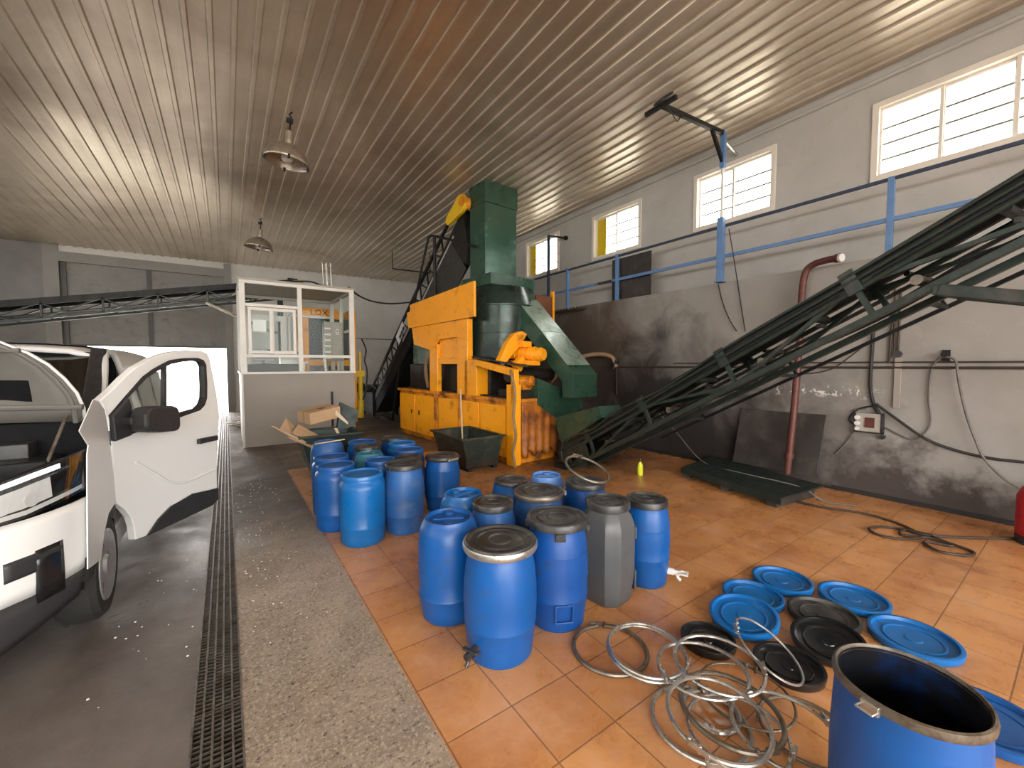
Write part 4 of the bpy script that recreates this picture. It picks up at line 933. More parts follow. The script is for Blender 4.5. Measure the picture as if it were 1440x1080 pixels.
clad = [(270, 694), (305.6, 686), (305.6, 702), (297.8, 710.6), (255, 731), (206, 753.6), (222, 730), (240, 711)]
b = MB(); b.prism([od_(u, v, .0) for u, v in clad], dn * .012); vbuild(b, 'door_cladding', 'van_black', door, smooth=0, bevel=.004)
# swage line pressed along the door
b = MB(); cr_ = smoothpath([od_(u, v, .0) for u, v in ((190, 650), (215, 664), (240, 678), (265, 676), (302, 660))], 5); b.tube(cr_, .011, 8); vbuild(b, 'door_swage', 'van_white', door, smooth=70)
tri = [(153, 586), (176, 560), (180, 572), (180, 612), (157, 621)]
b = MB(); b.prism([od_(u, v, .0) for u, v in tri], dn * .03); vbuild(b, 'mirror_base', 'van_black', door, smooth=0, bevel=.006)
mp_ = [(181, 583), (186, 574), (196, 571), (222, 570.5), (229, 573), (232, 584), (232.5, 600), (229, 606), (205, 608.5), (186, 607.5), (181, 602)]
b = MB(); b.prism([od_(u, v, .06) for u, v in mp_], dn * .12); mir = vbuild(b, 'door_mirror', 'van_black', door, smooth=0, bevel=.03)
b = MB(); b.bar(od_(176, 592, .02), od_(190, 592, .10), .06, .05); vbuild(b, 'mirror_arm', 'van_black', mir, smooth=0, bevel=.01)
b = MB(); b.bar(od_(279, 621, .022), od_(305, 615.5, .022), .045, .03, dn); vbuild(b, 'door_handle', 'van_black', door, smooth=0, bevel=.006)
b = MB(); b.box((-.70, 3.80, .55), (-.655, 3.86, .65)); b.box((-.70, 3.80, 1.05), (-.655, 3.86, 1.15)); vbuild(b, 'door_hinge', 'van_black', door, smooth=0)
b = MB(); I = [p + din * .056 for p in inset(O, .05)]; 
lowI = [od_(u, v, -.056) for u, v in ((165, 640), (290, 605), (300, 640), (300, 680), (240, 705), (205, 740), (195, 745), (185, 715), (168, 700))]
b.prism(lowI, din * .03); vbuild(b, 'door_trim', 'van_black', door, smooth=0, bevel=.01)
# ------------------------------------------------------------------ glazed control cabin
cb = thing('control_cabin', 'grey control cabin with white-framed windows standing between drain and orange machine', 'cabin', (.24, 9.27, 0))
W_, D_, HC, HB = 2.05, 2.05, 3.22, 1.45
def cbox(name, parts, m, parent=None, bevel=.004):
    b = MB()
    for lo, hi in parts: b.box(lo, hi)
    return b.build(name, M[m], parent or cb, smooth=0, bevel=bevel)
cbox('lower_wall', [((0, 0, 0), (W_, .08, HB - .04)), ((0, D_ - .08, 0), (1.1, D_, HB - .04)), ((W_ - .08, .08, 0), (W_, D_, HB - .04))], 'cabin_wall')
cbox('lower_wall', [((0, .08, 0), (.08, D_ - .08, HB - .04))], 'white_frame')
cbox('window_ledge', [((-.03, -.04, HB - .045), (W_ + .02, .10, HB)), ((-.03, .1, HB - .045), (.10, D_, HB)), ((W_ - .10, .1, HB - .045), (W_ + .02, D_, HB))], 'white_frame')
cbox('corner_angle', [((-.015, -.012, 0), (.02, .03, HB - .045))], 'white_frame')
cbox('roof', [((-.02, -.03, HC - .03), (W_ + .02, D_ + .02, HC + .01))], 'cab_grey')
f = [((-.01, -.015, HB), (.085, .07, HC)), ((W_ - .085, -.015, HB), (W_ + .01, .07, HC)), ((.97, -.01, HB), (1.05, .06, HC)), ((-.01, -.02, HC - .09), (W_ + .01, .07, HC)), ((.08, -.005, 2.70), (.97, .06, 2.76)), ((.08, -.005, 1.73), (W_ - .08, .06, 1.79))]
f += [((-.01, D_ - .07, HB), (.085, D_, HC)), ((W_ - .085, D_ - .07, HB), (W_ + .01, D_, HC)), ((-.01, D_ - .07, HC - .09), (W_ + .01, D_, HC)), ((-.01, 0, HC - .09), (.07, D_, HC)), ((W_ - .07, 0, HC - .09), (W_ + .01, D_, HC)), ((-.01, 1.0, HB), (.06, 1.08, HC)), ((W_ - .06, 1.0, HB), (W_ + .01, 1.08, HC)), ((W_ - .06, .05, 2.3), (W_ + .01, D_, 2.36))]
cbox('window_frame', f, 'white_frame')
for x0, x1, yy in ((.12, .53, .005), (.50, .94, .03)):
    b = MB(); b.holed([(x0, yy, 1.80), (x1, yy, 1.80), (x1, yy, 2.69), (x0, yy, 2.69)], [[(x0 + .055, yy, 1.86), (x1 - .055, yy, 1.86), (x1 - .055, yy, 2.63), (x0 + .055, yy, 2.63)]], (0, .03, 0)); s_ = b.build('sliding_sash', M['white_frame'], cb, smooth=0, bevel=.004)
    b = MB(); b.box((x0 + .05, yy + .012, 1.855), (x1 - .05, yy + .016, 2.635)); b.build('sash_pane', M['glass'], s_, smooth=0)
for x0, x1, z0, z1 in ((.085, .97, 2.76, HC - .09), (1.05, W_ - .085, 1.79, HC - .09), (.085, .97, HB, 1.73), (1.05, W_ - .085, HB, 1.73)): cbox('pane', [((x0, .03, z0), (x1, .034, z1))], 'glass', bevel=0)
cbox('pane', [((.02, .08, HB), (.024, 1.0, HC - .09))], 'glass', bevel=0); cbox('pane', [((W_ - .03, .08, HB), (W_ - .026, 1.0, HC - .09))], 'glass', bevel=0)
# rear door of the cabin
b = MB(); b.holed([(.12, D_ - .06, .1), (.98, D_ - .06, .1), (.98, D_ - .06, 2.75), (.12, D_ - .06, 2.75)], [[(.24, D_ - .06, 1.5), (.86, D_ - .06, 1.5), (.86, D_ - .06, 2.62), (.24, D_ - .06, 2.62)]], (0, .05, 0)); dq = b.build('rear_door', M['white_frame'], cb, smooth=0, bevel=.004)
b = MB(); b.box((.24, D_ - .04, 1.5), (.86, D_ - .035, 2.62)); b.build('door_pane', M['glass'], dq, smooth=0)
cbox('rear_wall', [((1.02, D_ - .05, HB - .04), (1.06, D_, 2.8)), ((.98, D_ - .05, 2.75), (W_, D_, 2.80))], 'white_frame')
b = MB(); b.box((1.56, -.03, .12), (1.60, .0, 1.02)); b.build('dark_bar', M['black_steel'], cb, smooth=0)
# things inside and on the cabin
t = thing('paper_notice', 'white sheet of paper taped inside the left cabin window', 'notice', (.24, 9.27, 0)); b = MB(); b.box((.20, .055, 2.23), (.42, .058, 2.46)); b.build('sheet', M['paper'], t, smooth=0)
t = thing('desk', 'dark brown desk inside the cabin behind the left window', 'desk', (.34, 9.45, 0))
b = MB(); b.box((.0, 0, 1.30), (.95, .6, 1.60)); b.build('desk_front', M['brown_sheet'], t, smooth=0, bevel=.01)
b = MB(); b.box((.05, .05, 0), (.12, .55, 1.30)); b.box((.83, .05, 0), (.9, .55, 1.30)); b.build('desk_side', M['brown_sheet'], t, smooth=0)
t = thing('computer_monitor', 'black monitor standing on the cabin desk', 'monitor', (.62, 9.75, 1.60))
b = MB(); b.box((-.19, -.02, .06), (.19, .02, .30)); b.build('screen', M['black_gloss'], t, smooth=0, bevel=.006)
b = MB(); b.box((-.03, -.02, .0), (.03, .03, .08)); b.box((-.1, -.08, 0), (.1, .08, .012)); b.build('stand', M['black_plastic'], t, smooth=0)
t = thing('white_box', 'white box on the cabin desk beside the monitor', 'box', (1.05, 9.75, 1.60)); b = MB(); b.box((-.13, -.1, 0), (.2, .15, .26)); b.build('carton', M['white_plastic'], t, smooth=0, bevel=.006); b = MB(); b.box((-.135, -.105, .22), (.205, .155, .265)); b.build('lid', M['cab_grey'], t, smooth=0)
t = thing('electric_cabinet', 'tall grey electric cabinet with labels seen through the right cabin window', 'cabinet', (1.80, 9.85, 0))
b = MB(); b.box((0, 0, 1.66), (.40, .22, 2.54)); b.build('case', M['cab_grey'], t, smooth=0, bevel=.008)
b = MB(); b.box((.03, .03, 0), (.08, .19, 1.66)); b.box((.30, .03, 0), (.36, .19, 1.66)); b.build('stand', M['cab_grey'], t, smooth=0)
b = MB(); b.box((.16, -.012, 1.70), (.38, .0, 2.50)); dq = b.build('door', M['cab_grey'], t, smooth=0, bevel=.004)
b = MB(); b.box((.24, -.018, 2.26), (.30, -.011, 2.38)); b.build('warning_label', M['paper'], dq, smooth=0)
b = MB(); b.cyl((.27, -.024, 2.34), (.27, -.016, 2.34), .018, 12); b.cyl((.27, -.024, 2.29), (.27, -.016, 2.29), .012, 12); b.build('switch', M['black_plastic'], dq)
b = MB()
for i in range(6): b.box((.01, -.01, 1.72 + .13 * i), (.13, .0, 1.76 + .13 * i))
b.build('label_strip', M['paper'], t, smooth=0)
t = thing('bench_tool', 'pale metal bench tool at the foot of the right cabin window', 'tool', (1.42, 9.64, HB - .045))
b = MB(); b.box((-.12, -.1, -.08), (.45, .12, .0)); b.bar((-.08, 0, 0), (-.06, 0, .22), .04, .04, (0, 1, 0)); b.bar((-.12, 0, .2), (.02, 0, .24), .05, .05); b.bar((.36, 0, 0), (.34, 0, .3), .05, .05, (0, 1, 0)); b.build('arm', M['white_plastic'], t, smooth=0, bevel=.006)
b = MB(); b.box((.04, -.06, 0), (.30, .08, .16)); b.build('tool_body', M['dark_sheet'], t, smooth=0, bevel=.01)
b = MB(); b.box((-.05, .02, -1.405), (.0, .08, -.08)); b.box((.36, .02, -1.405), (.41, .08, -.08)); b.build('leg', M['dark_sheet'], t, smooth=0)
b = MB(); b.lathe([(0, 0), (.16, 0), (.17, .03), (.12, .10), (.05, .13), (0, .13)], 24, Matrix.Translation((1.27, 9.75, HC + .01))); tag(b.build('warning_beacon', M['yellow'], None, 50), 'yellow dome lying on the cabin roof', 'beacon')
b = MB(); b.tube(smoothpath([(.98, 9.6, HC + .03), (1.2, 9.55, HC + .08), (1.5, 9.5, HC + .10), (1.7, 9.5, HC + .05), (1.95, 9.6, HC + .03)], 6), .018, 8); tag(b.build('roof_cable', M['cable']), 'black cable lying along the cabin roof front', 'cable')
b = MB(); P0, P1 = onY(490, 404, 9.6), onY(588, 424, 12.2); b.tube(smoothpath([P0, onY(505, 416, 10.2), onY(525, 424, 11.), onY(552, 427, 11.6), P1], 6), .02, 8); tag(b.build('hanging_cable', M['cable']), 'black cable sagging from the cabin roof to the steep black conveyor', 'cable')
# small lattice mast over the cabin
t = thing('lattice_mast', 'small galvanised lattice mast standing on the rear of the cabin roof', 'mast', (2.04, 10.6, HC + .01))
b = MB()
for x, y in ((-.09, 0), (.0, .0), (.09, .0), (0, .12)): b.tube([(x, y, 0), (x - .02, y, .78)], .012, 6)
for i in range(8):
    z = .08 + .09 * i; b.tube([(-.09, 0, z), (.09, 0, z + .02)], .008, 6)
b.build('mast_frame', M['galv'], t)
b = MB(); b.box((-.12, -.03, 0), (.12, .15, .015)); b.build('foot_plate', M['galv'], t, smooth=0)
# ------------------------------------------------------------------ orange press behind the cabin, lettered LOX
t = thing('hydraulic_press', 'orange framed press with dark panel lettered LOX, directly behind the cabin', 'press', (1.62, 11.75, 0))
b = MB(); b.box((0, 0, 0), (.16, .9, 3.06)); b.box((1.16, 0, 0), (1.34, .9, 3.06)); b.box((0, -.02, 2.80), (.9, .1, 3.06)); b.box((.16, 0, 1.55), (1.16, .2, 1.72)); b.build('frame', M['orange'], t, smooth=0, bevel=.01)
b = MB(); b.box((.16, .08, .2), (1.16, .85, 2.8)); b.build('dark_panel', mat('slate_panel', (.05, .06, .065, 1), .4, .1), t, smooth=0)
tc = bpy.data.curves.new('lettering', 'FONT'); tc.body = 'LOX'; tc.size = .20; tc.extrude = .002; tc.space_character = 1.1
to = bpy.data.objects.new('tmp', tc); col.objects.link(to); bpy.context.view_layer.update()
me = bpy.data.meshes.new_from_object(to.evaluated_get(bpy.context.evaluated_depsgraph_get())); bpy.data.objects.remove(to)
me.materials.clear(); me.materials.append(M['black_steel']); lo_ = bpy.data.objects.new('lettering', me); col.objects.link(lo_); lo_.parent = t; lo_.rotation_euler = (math.pi / 2, 0, 0); lo_.location = (.20, -.024, 2.88)
b = MB(); b.cyl((1.46, .1, .55), (1.46, .1, 1.35), .07, 16); b.cyl((1.46, .1, 1.35), (1.46, .1, 1.95), .04, 12); b.box((1.34, .0, 1.25), (1.56, .2, 1.42)); b.cyl((1.44, .05, .1), (1.44, .05, .6), .09, 16); b.build('ram', M['yellow'], t)
b = MB(); b.tube(smoothpath([(1.50, .05, 2.3), (1.60, 0, 2.0), (1.56, 0, 1.7), (1.62, 0, 1.4), (1.58, 0, .9), (1.50, 0, .6)], 6), .02, 8); b.build('press_hose', M['cable'], t)
# ------------------------------------------------------------------ flat conveyor behind, at the left
def bl(x): return 2.77 + (x + 3.49) * .198
fc = thing('lattice_conveyor', 'dark lattice conveyor running high in front of the grey door to the cabin', 'conveyor', (-6.5, 12.0, 0))
def fp(x, w, h): return V((x + 6.5, w, bl(x) + h))
X0, X1 = -6.5, 1.45
for w in (0, .6):
    b = MB(); b.bar(fp(X0, w, -.03), fp(X1, w, -.03), .04, .13); b.build('top_channel', M['black_steel'], fc, smooth=0)
    b = MB(); b.bar(fp(X0, w, -.36), fp(X1, w, -.36), .04, .045); b.build('bottom_chord', M['conv'], fc, smooth=0)
    b = MB(); n_ = 9
    for i in range(n_):
        xa = X0 + (X1 - X0) * i / n_; xb = X0 + (X1 - X0) * (i + 1) / n_
        b.bar(fp(xa, w, -.36), fp(xb, w, -.06) if i % 2 == 0 else fp(xb, w, -.06), .025, .025); b.bar(fp(xa, w, -.36), fp(xa, w, -.06), .04, .03, (1, 0, 0)); b.bar(fp(xa, w, -.08), fp((xa+xb)/2, w, -.34), .02, .02)
    b.build('lattice_side', M['conv'], fc, smooth=0)
b = MB(); b.bar(fp(X0, .3, -.01), fp(X1, .3, -.01), .56, .02); b.bar(fp(X0, .3, -.27), fp(X1, .3, -.27), .54, .015); b.build('belt', M['rubber'], fc, smooth=0)
b = MB(); b.cyl(fp(X1, .02, -.15), fp(X1, .58, -.15), .14, 20); b.box(tuple(fp(X1 - .1, -.12, -.28)), tuple(fp(X1 + .12, 0, .02))); b.build('head_pulley', M['black_steel'], fc)
for x in (-6.2, 1.2):
    b = MB()
    for w in (.02, .58): b.bar(fp(x, w, -.38), (x + 6.5, w, .0), .07, .07, (1, 0, 0))
    b.bar((x + 6.5, .02, .6), (x + 6.5, .58, .6), .05, .05); b.build('trestle', M['conv'], fc, smooth=0)
b = MB(); b.bar(fp(-.35, 0, -.36), (1.0 + 6.5, 0, 2.4), .05, .05); b.bar((7.5, 0, 2.4), (7.7, 0, 2.4), .05, .05); b.build('strut', M['galv_dull'], fc, smooth=0)

# ------------------------------------------------------------------ bin, cartons, skip
bn = thing('rubbish_bin', 'dark green plastic bin overflowing with torn cardboard in front of the cabin', 'bin', (1.2, 6.52, 0))
b = MB(); b.hexa([V(p) for p in ((-.25, -.26, .06), (.25, -.26, .06), (.25, .26, .06), (-.25, .26, .06), (-.40, -.36, .60), (.40, -.36, .60), (.40, .36, .60), (-.40, .36, .60))])
b.bm.faces.ensure_lookup_table(); bmesh.ops.delete(b.bm, geom=[b.bm.faces[1]], context='FACES'); M['bin'] = mat('dark_bin_plastic', (.016, .030, .025, 1), .5, 0, .15, 5)
b.build('tub', M['bin'], bn, smooth=0, solid=.02)
b = MB(); b.holed([(-.43, -.39, .58), (.43, -.39, .58), (.43, .39, .58), (-.43, .39, .58)], [[(-.37, -.33, .58), (.37, -.33, .58), (.37, .33, .58), (-.37, .33, .58)]], (0, 0, .03)); b.build('rim', M['bin'], bn, smooth=0, bevel=.008)
for x in (-.2, .2):
    b = MB(); b.cyl((x - .03, .2, .06), (x + .03, .2, .06), .06, 14); b.cyl((x - .03, -.2, .06), (x + .03, -.2, .06), .06, 14); b.build('castor', M['black_plastic'], bn)
b = MB(); b.prism([(.18, .28, .58), (.42, .20, .60), (.50, .22, .86), (.24, .30, 1.0)], (.02, -.02, 0)); b.build('lid_flap', M['plate_green'], bn, smooth=0)
def carton(name, label, c, size, rot, m='card', flaps=0, marks=False):
    t = thing(name, label, 'cardboard', c, 0, 'torn cardboard in the bin'); t.rotation_euler = rot
    x, y, z = size; b = MB(); b.box((-x/2, -y/2, -z/2), (x/2, y/2, z/2)); b.build('carton', M[m], t, smooth=0, bevel=.006)
    if flaps:
        b = MB(); b.box((-x/2, -y/2 - .10, z/2 - .006), (x/2, -y/2, z/2)); b.box((x/2, -y/2, z/2 - .006), (x/2 + .07, y/2, z/2)); b.build('flap', M['card_in'], t, smooth=0)
    b = MB(); b.box((-x/2 - .001, -.02, -z/2 - .001), (x/2 + .001, .02, z/2 + .001)); b.build('tape', M['card_in'], t, smooth=0)
    if marks:
        b = MB()
        for i in range(3): b.box((-.03 + .035 * i, -.06, z/2), (-.005 + .035 * i, -.0, z/2 + .002))
        b.build('printed_mark', M['cable_brown'], t, smooth=0)
carton('cardboard_box', 'large closed cardboard box lying uppermost on the overflowing bin', (1.12, 6.62, .86), (.50, .30, .17), (.10, -.12, .42), marks=True)
def sheet(label, pts, t_=.012, m='card'):
    b = MB(); P = [V(p) for p in pts]; n = (P[1] - P[0]).cross(P[2] - P[0]).normalized(); b.prism(P, n * t_)
    tag(b.build('cardboard_sheet', M[m], smooth=0), label, 'cardboard', 'torn cardboard in the bin')
def bp(u, v, y): return onY(u, v, y)
sheet('long narrow cardboard strip sticking out left of the bin', [bp(382, 600, 6.05), bp(386, 601, 6.05), bp(440, 626, 6.2), bp(436, 628.5, 6.2)])
sheet('pale square cardboard piece folded down over the front of the bin', [bp(411, 608, 6.18), bp(420, 596.5, 6.40), bp(448, 612, 6.42), bp(443, 623, 6.2)])
sheet('brown cardboard flap standing at the left of the bin', [bp(392, 605, 6.3), bp(402, 588, 6.35), bp(414, 598, 6.42), bp(410, 610, 6.32)], m='card_in')
sheet('cardboard piece lying along the bin rim behind the drum with the stick', [bp(405, 614, 6.15), bp(412, 613, 6.22), bp(446, 622, 6.25), bp(438, 629, 6.15)])
sheet('torn cardboard edge rising right of the box', [bp(463, 577, 6.55), bp(468, 572, 6.55), bp(490, 594, 6.55), bp(489, 597, 6.55)], m='wood')
sheet('small cardboard scrap hanging inside the right of the bin', [bp(470, 602, 6.4), bp(474, 602, 6.4), bp(481, 616, 6.3), bp(477, 617, 6.3)], m='wood')
# skip
sk = thing('tipping_skip', 'worn dark green steel skip with sloping sides on the floor before the orange machine', 'skip', (3.13, 5.74, 0))
b = MB(); tp = [(-.36, -.54, .50), (.34, -.54, .50), (.34, .54, .50), (-.36, .54, .50)]; bt = [(-.24, -.46, .05), (.27, -.46, .05), (.27, .46, .05), (-.24, .46, .05)]
b.hexa([V(p) for p in bt + tp]); b.bm.faces.ensure_lookup_table(); bmesh.ops.delete(b.bm, geom=[b.bm.faces[1]], context='FACES'); b.build('tub', M['skip_green'], sk, smooth=0, solid=.02)
b = MB(); b.holed([(-.39, -.57, .485), (.37, -.57, .485), (.37, .57, .485), (-.39, .57, .485)], [[(-.33, -.51, .485), (.31, -.51, .485), (.31, .51, .485), (-.33, .51, .485)]], (0, 0, .03)); b.build('rim', M['skip_green'], sk, smooth=0, bevel=.006)
b = MB(); b.box((-.24, -.46, 0), (-.18, .46, .06)); b.box((.20, -.46, 0), (.27, .46, .06)); b.build('skid', M['black_steel'], sk, smooth=0)
b = MB(); b.box((-.28, -.48, .06), (.29, .48, .20)); b.build('contents', M['soot'], sk, smooth=0)
b = MB(); p0, p1 = V((3.20, 6.02, .22)), MO + MX * -.06 + MY * 1.45 + V((0, 0, 1.14)); b.tube([p0, p1], .014, 10); t = b.build('broom_handle', M['wood']); tag(t, 'pale wooden handle leaning from the green skip on the orange machine', 'broom handle')
# ------------------------------------------------------------------ lamps
for i, (x, y, lab) in enumerate(((.77, 6.60, 'dusty metal dome lamp hanging from the ceiling nearer to the camera'), (.70, 11.40, 'dusty metal dome lamp hanging further back above the cabin'))):
    zc = ceil_z(x, y); t = thing('pendant_lamp', lab, 'lamp', (x, y, zc - .72), 0, 'dome lamps under the ceiling'); t.rotation_euler = (.06, .10, 0)
    b = MB(); b.lathe([(.285, 0), (.283, .03), (.27, .09), (.235, .15), (.18, .20), (.11, .235), (.06, .25), (.06, .26), (0, .26)], 40); b.build('dome', M['steel_lamp'], t, 60, solid=.006)
    b = MB(); b.lathe([(.055, .25), (.055, .40), (.05, .43), (0, .43)], 24); b.build('ballast_housing', M['steel_lamp'], t, 50)
    b = MB(); b.lathe([(0, .015), (.05, .02), (.075, .05), (.07, .10), (.04, .16), (.035, .24), (0, .24)], 24); b.build('bulb', M['white_plastic'], t, 60)
    b = MB(); b.tube([(0, 0, .43), (0, 0, .62)], .012, 8); b.tube([(0.02, 0, .60), (-.02, 0, .66), (.01, 0, .70)], .012, 8); b.box((-.05, -.03, .55), (.03, .03, .60)); b.build('hanger', M['black_steel'], t)
    b = MB()
    for a in (0, math.pi / 2, math.pi, 1.5 * math.pi): b.box((.275 * math.cos(a) - .015, .275 * math.sin(a) - .015, -.02), (.275 * math.cos(a) + .015, .275 * math.sin(a) + .015, .03))
    b.build('rim_clip', M['black_steel'], t, smooth=0)
# ------------------------------------------------------------------ railing on the ledge
XR = 6.37
rl_ = thing('guard_rail', 'blue steel railing with two rails along the ledge of the right wall', 'railing', (XR, 0, LEDGE))
b = MB(); b.bar((0, -2.5, .90), (0, 9.4, .84), .035, .035); b.build('top_rail', M['rail_dark'], rl_, smooth=0)
b = MB(); b.bar((0, -2.5, .43), (0, 9.4, .39), .03, .05); b.build('mid_rail', M['rail_blue'], rl_, smooth=0)
for y in (-.6, 1.45, 5.5, 6.93, 8.6):
    b = MB(); b.box((-.03, y - .03, 0), (.03, y + .03, .90)); p = b.build('post', M['rail_blue'], rl_, smooth=0, bevel=.004)
    b = MB(); b.box((-.015, y - .06, 0), (.06, y + .06, .012)); b.build('base_plate', M['rail_blue'], p, smooth=0)
b = MB(); b.box((0, 0, 0), (.025, .92, .83)); t = b.build('brown_board', M['brown_sheet'], smooth=0); t.location = (6.46, 4.79, LEDGE); tag(t, 'dark brown board standing on the ledge behind the railing', 'board')
b = MB(); b.box((6.30, 5.62, 3.22), (6.34, 5.95, 3.27)); tag(b.build('rail_clamp_plank', M['brown_sheet'], smooth=0), 'short dark plank fixed to the mid rail beside the brown board', 'plank')
# jib hoist
jb = thing('jib_hoist', 'swinging jib arm with crossbar on a tall post above the railing, before the second window', 'hoist', (6.295, 3.40, LEDGE))
b = MB(); b.box((-.045, -.045, 0), (.045, .045, .98)); b.box((-.06, -.06, 0), (.06, .06, .02)); b.box((-.05, -.05, .36), (.05, .05, .44)); b.build('post', M['rail_blue'], jb, smooth=0, bevel=.006)
b = MB(); b.tube([(0, 0, .95), (0, 0, 1.85)], .02, 10); b.build('pole', M['white_frame'], jb)
b = MB(); b.box((-.035, -.035, 1.72), (.035, .035, 2.26)); b.build('swivel_head', M['rail_blue'], jb, smooth=0, bevel=.006)
ja, je = V((0, 0, 2.24)), onZ(932, 149, 5.02) - V((6.295, 3.40, LEDGE))
b = MB(); b.bar(ja, je, .05, .06); b.build('arm', M['black_steel'], jb, smooth=0)
b = MB(); b.bar(ja.lerp(je, .22), (0, 0, 1.80), .04, .05); b.build('brace', M['black_steel'], jb, smooth=0)
b = MB(); wq = onX(1037, 218, XU) - V((6.295, 3.40, LEDGE)); b.tube([(0, 0, 2.16), wq - V((.01, 0, 0))], .02, 8); b.build('wall_tie', M['galv'], jb)
ca0, ca1 = onZ(908, 162, 5.02) - V((6.295, 3.40, LEDGE)), onZ(951, 136, 5.02) - V((6.295, 3.40, LEDGE))
b = MB(); b.bar(ca0, ca1, .05, .05); b.build('crossbar', M['black_steel'], jb, smooth=0)
b = MB(); lc = onZ(933, 139, 5.06) - V((6.295, 3.40, LEDGE)); b.tube([lc + V((.0, .12 * math.cos(a), .09 * math.sin(a))) + V((.10 * math.sin(a), 0, 0)) for a in [2 * math.pi * i / 20 for i in range(20)]], .012, 8, True); b.build('cable_loop', M['cable'], jb)
b = MB(); b.tube(smoothpath([je, je + V((.05, -.1, -.12)), je + V((.25, -.05, -.14)), ja.lerp(je, .72)], 6), .008, 6); b.build('slack_wire', M['cable'], jb)
js = thing('wall_bracket_post', 'slim dark post with short arm to the wall, by the last window', 'post', (6.37, 7.60, LEDGE))
b = MB(); b.box((-.025, -.025, 0), (.025, .025, 1.80)); b.build('post', M['rail_dark'], js, smooth=0)
wq = onX(797, 335, XU) - V((6.37, 7.60, LEDGE)); b = MB(); b.bar((0, 0, 1.78), wq, .04, .04); b.build('arm', M['black_steel'], js, smooth=0)
b = MB(); b.cyl(wq - V((.06, 0, 0)), wq, .05, 12); b.build('bracket', M['black_steel'], js)
# corrugated piece under the ledge end
b = MB(); rows = []
for k in (0, 1):
    rows.append([(6.35 - .34 * k, 6.25 + .05 * i, 2.80 + .018 * math.cos(i * math.pi) - .02 * k) for i in range(22)])
b.grid(rows); tag(b.build('corrugated_shelf', M['galv_dull'], smooth=0, solid=.006), 'narrow corrugated metal shelf on the wall behind the green chute', 'shelf')
# ------------------------------------------------------------------ wall fittings on the right
def wire(name, pts, r, m, label, cat='cable', n=6, g=None):
    b = MB(); b.tube(smoothpath(pts, n), r, 8); return tag(b.build(name, M[m]), label, cat, g)
xw = XW - .02
def wp(u, v, x=xw): return onX(u, v, x)
pp = thing('red_pipe', 'red oxide pipe rising from the floor plate and bending over at the top', 'pipe', (6.2, 2.38, .10))
b = MB(); P = smoothpath([wp(1107, 666, 6.06), wp(1112, 620, 6.08), wp(1118, 560, 6.14), wp(1125, 470, 6.22), wp(1128, 410, 6.25), wp(1133, 383, 6.25), wp(1144, 372, 6.24), wp(1162, 366, 6.2), wp(1176, 363.5, 6.16)], 8)
b.tube([p - V((6.2, 2.38, .10)) for p in P], .042, 14); b.build('pipe_run', M['pipe_red'], pp)
q0, q1 = P[-1] - V((6.2, 2.38, .10)), P[-1] + (P[-1] - P[-3]).normalized() * .07 - V((6.2, 2.38, .10))
b = MB(); b.cyl(q0, q0.lerp(q1, .6), .055, 16); b.build('end_collar', M['pipe_red'], pp); b = MB(); b.cyl(q0.lerp(q1, .6), q1, .048, 16); b.build('end_cap', M['white_plastic'], pp)
b = MB(); k = P[4] - V((6.2, 2.38, .10)); b.cyl(k, k + V((0, 0, .07)), .055, 14); b.build('coupling', M['pipe_red'], pp)
b = MB(); b.tube([(xw, 5.45, 1.545), (xw, -3, 1.575)], .014, 8); b.tube([(xw, 5.45, 1.545), (xw, 5.45, 1.0)], .014, 8); tag(b.build('wall_conduit', M['cable_brown']), 'long thin dark pipe running level along the right wall at eye height', 'pipe')
b = MB(); b.tube([(xw, 4.2, 1.615), (xw, -3, 1.63)], .009, 8); tag(b.build('wall_wire', M['cable_brown']), 'thin wire running just above the long wall pipe', 'cable')
jx = thing('switch_box', 'small grey switch box with sockets amid tangled cables on the right wall', 'switch box', (XW, 1.55, .90))
b = MB(); b.box((-.07, -.12, -.11), (0, .12, .11)); b.build('case', M['cab_grey'], jx, smooth=0, bevel=.006)
b = MB(); b.box((-.078, -.06, -.06), (-.068, .03, .06)); b.build('face_plate', M['pipe_red'], jx, smooth=0)
b = MB(); b.cyl((-.10, .10, .055), (-.06, .10, .055), .026, 14); b.cyl((-.10, .10, -.015), (-.06, .10, -.015), .026, 14); b.cyl((-.10, .10, -.08), (-.06, .10, -.08), .02, 14); b.build('socket', M['white_plastic'], jx)
b = MB(); b.box((-.075, -.135, -.12), (0, -.115, .12)); b.box((-.075, -.135, -.125), (0, .13, -.108)); b.build('edge_trim', M['black_plastic'], jx, smooth=0)
b = MB(); b.cyl((-.06, -.13, -.16), (0, -.13, -.16), .025, 12); b.build('plug', M['black_plastic'], jx)
wire('hanging_cable', [wp(1228, 466), wp(1226, 500), wp(1224, 540), wp(1228, 566), wp(1238, 585)], .018, 'cable', 'thick dark cable dropping down the wall to the switch box')
wire('hanging_cable', [wp(1232, 568, 6.30), wp(1262, 590, 6.30), wp(1300, 616, 6.30), wp(1340, 632), wp(1390, 644), wp(1440, 650)], .015, 'cable', 'thick dark cable running from the switch box sloping away along the wall to the right')
wire('hanging_cable', [wp(1232, 570), wp(1206, 576), wp(1194, 590), wp(1206, 598), wp(1218, 594)], .010, 'cable', 'cable looped left of the switch box')
wire('hanging_cable', [wp(1218, 575), wp(1200, 578), wp(1204, 600), wp(1190, 622), wp(1176, 638)], .008, 'cable_grey', 'grey cable hanging in a tail below left of the switch box')
wire('hanging_cable', [wp(1244, 600), wp(1262, 610), wp(1285, 618), wp(1303, 606), wp(1309, 590), wp(1306, 560), wp(1310, 520), wp(1322, 504), wp(1333, 502)], .009, 'cable_grey', 'grey hose looping up from the switch box to the wall peg')
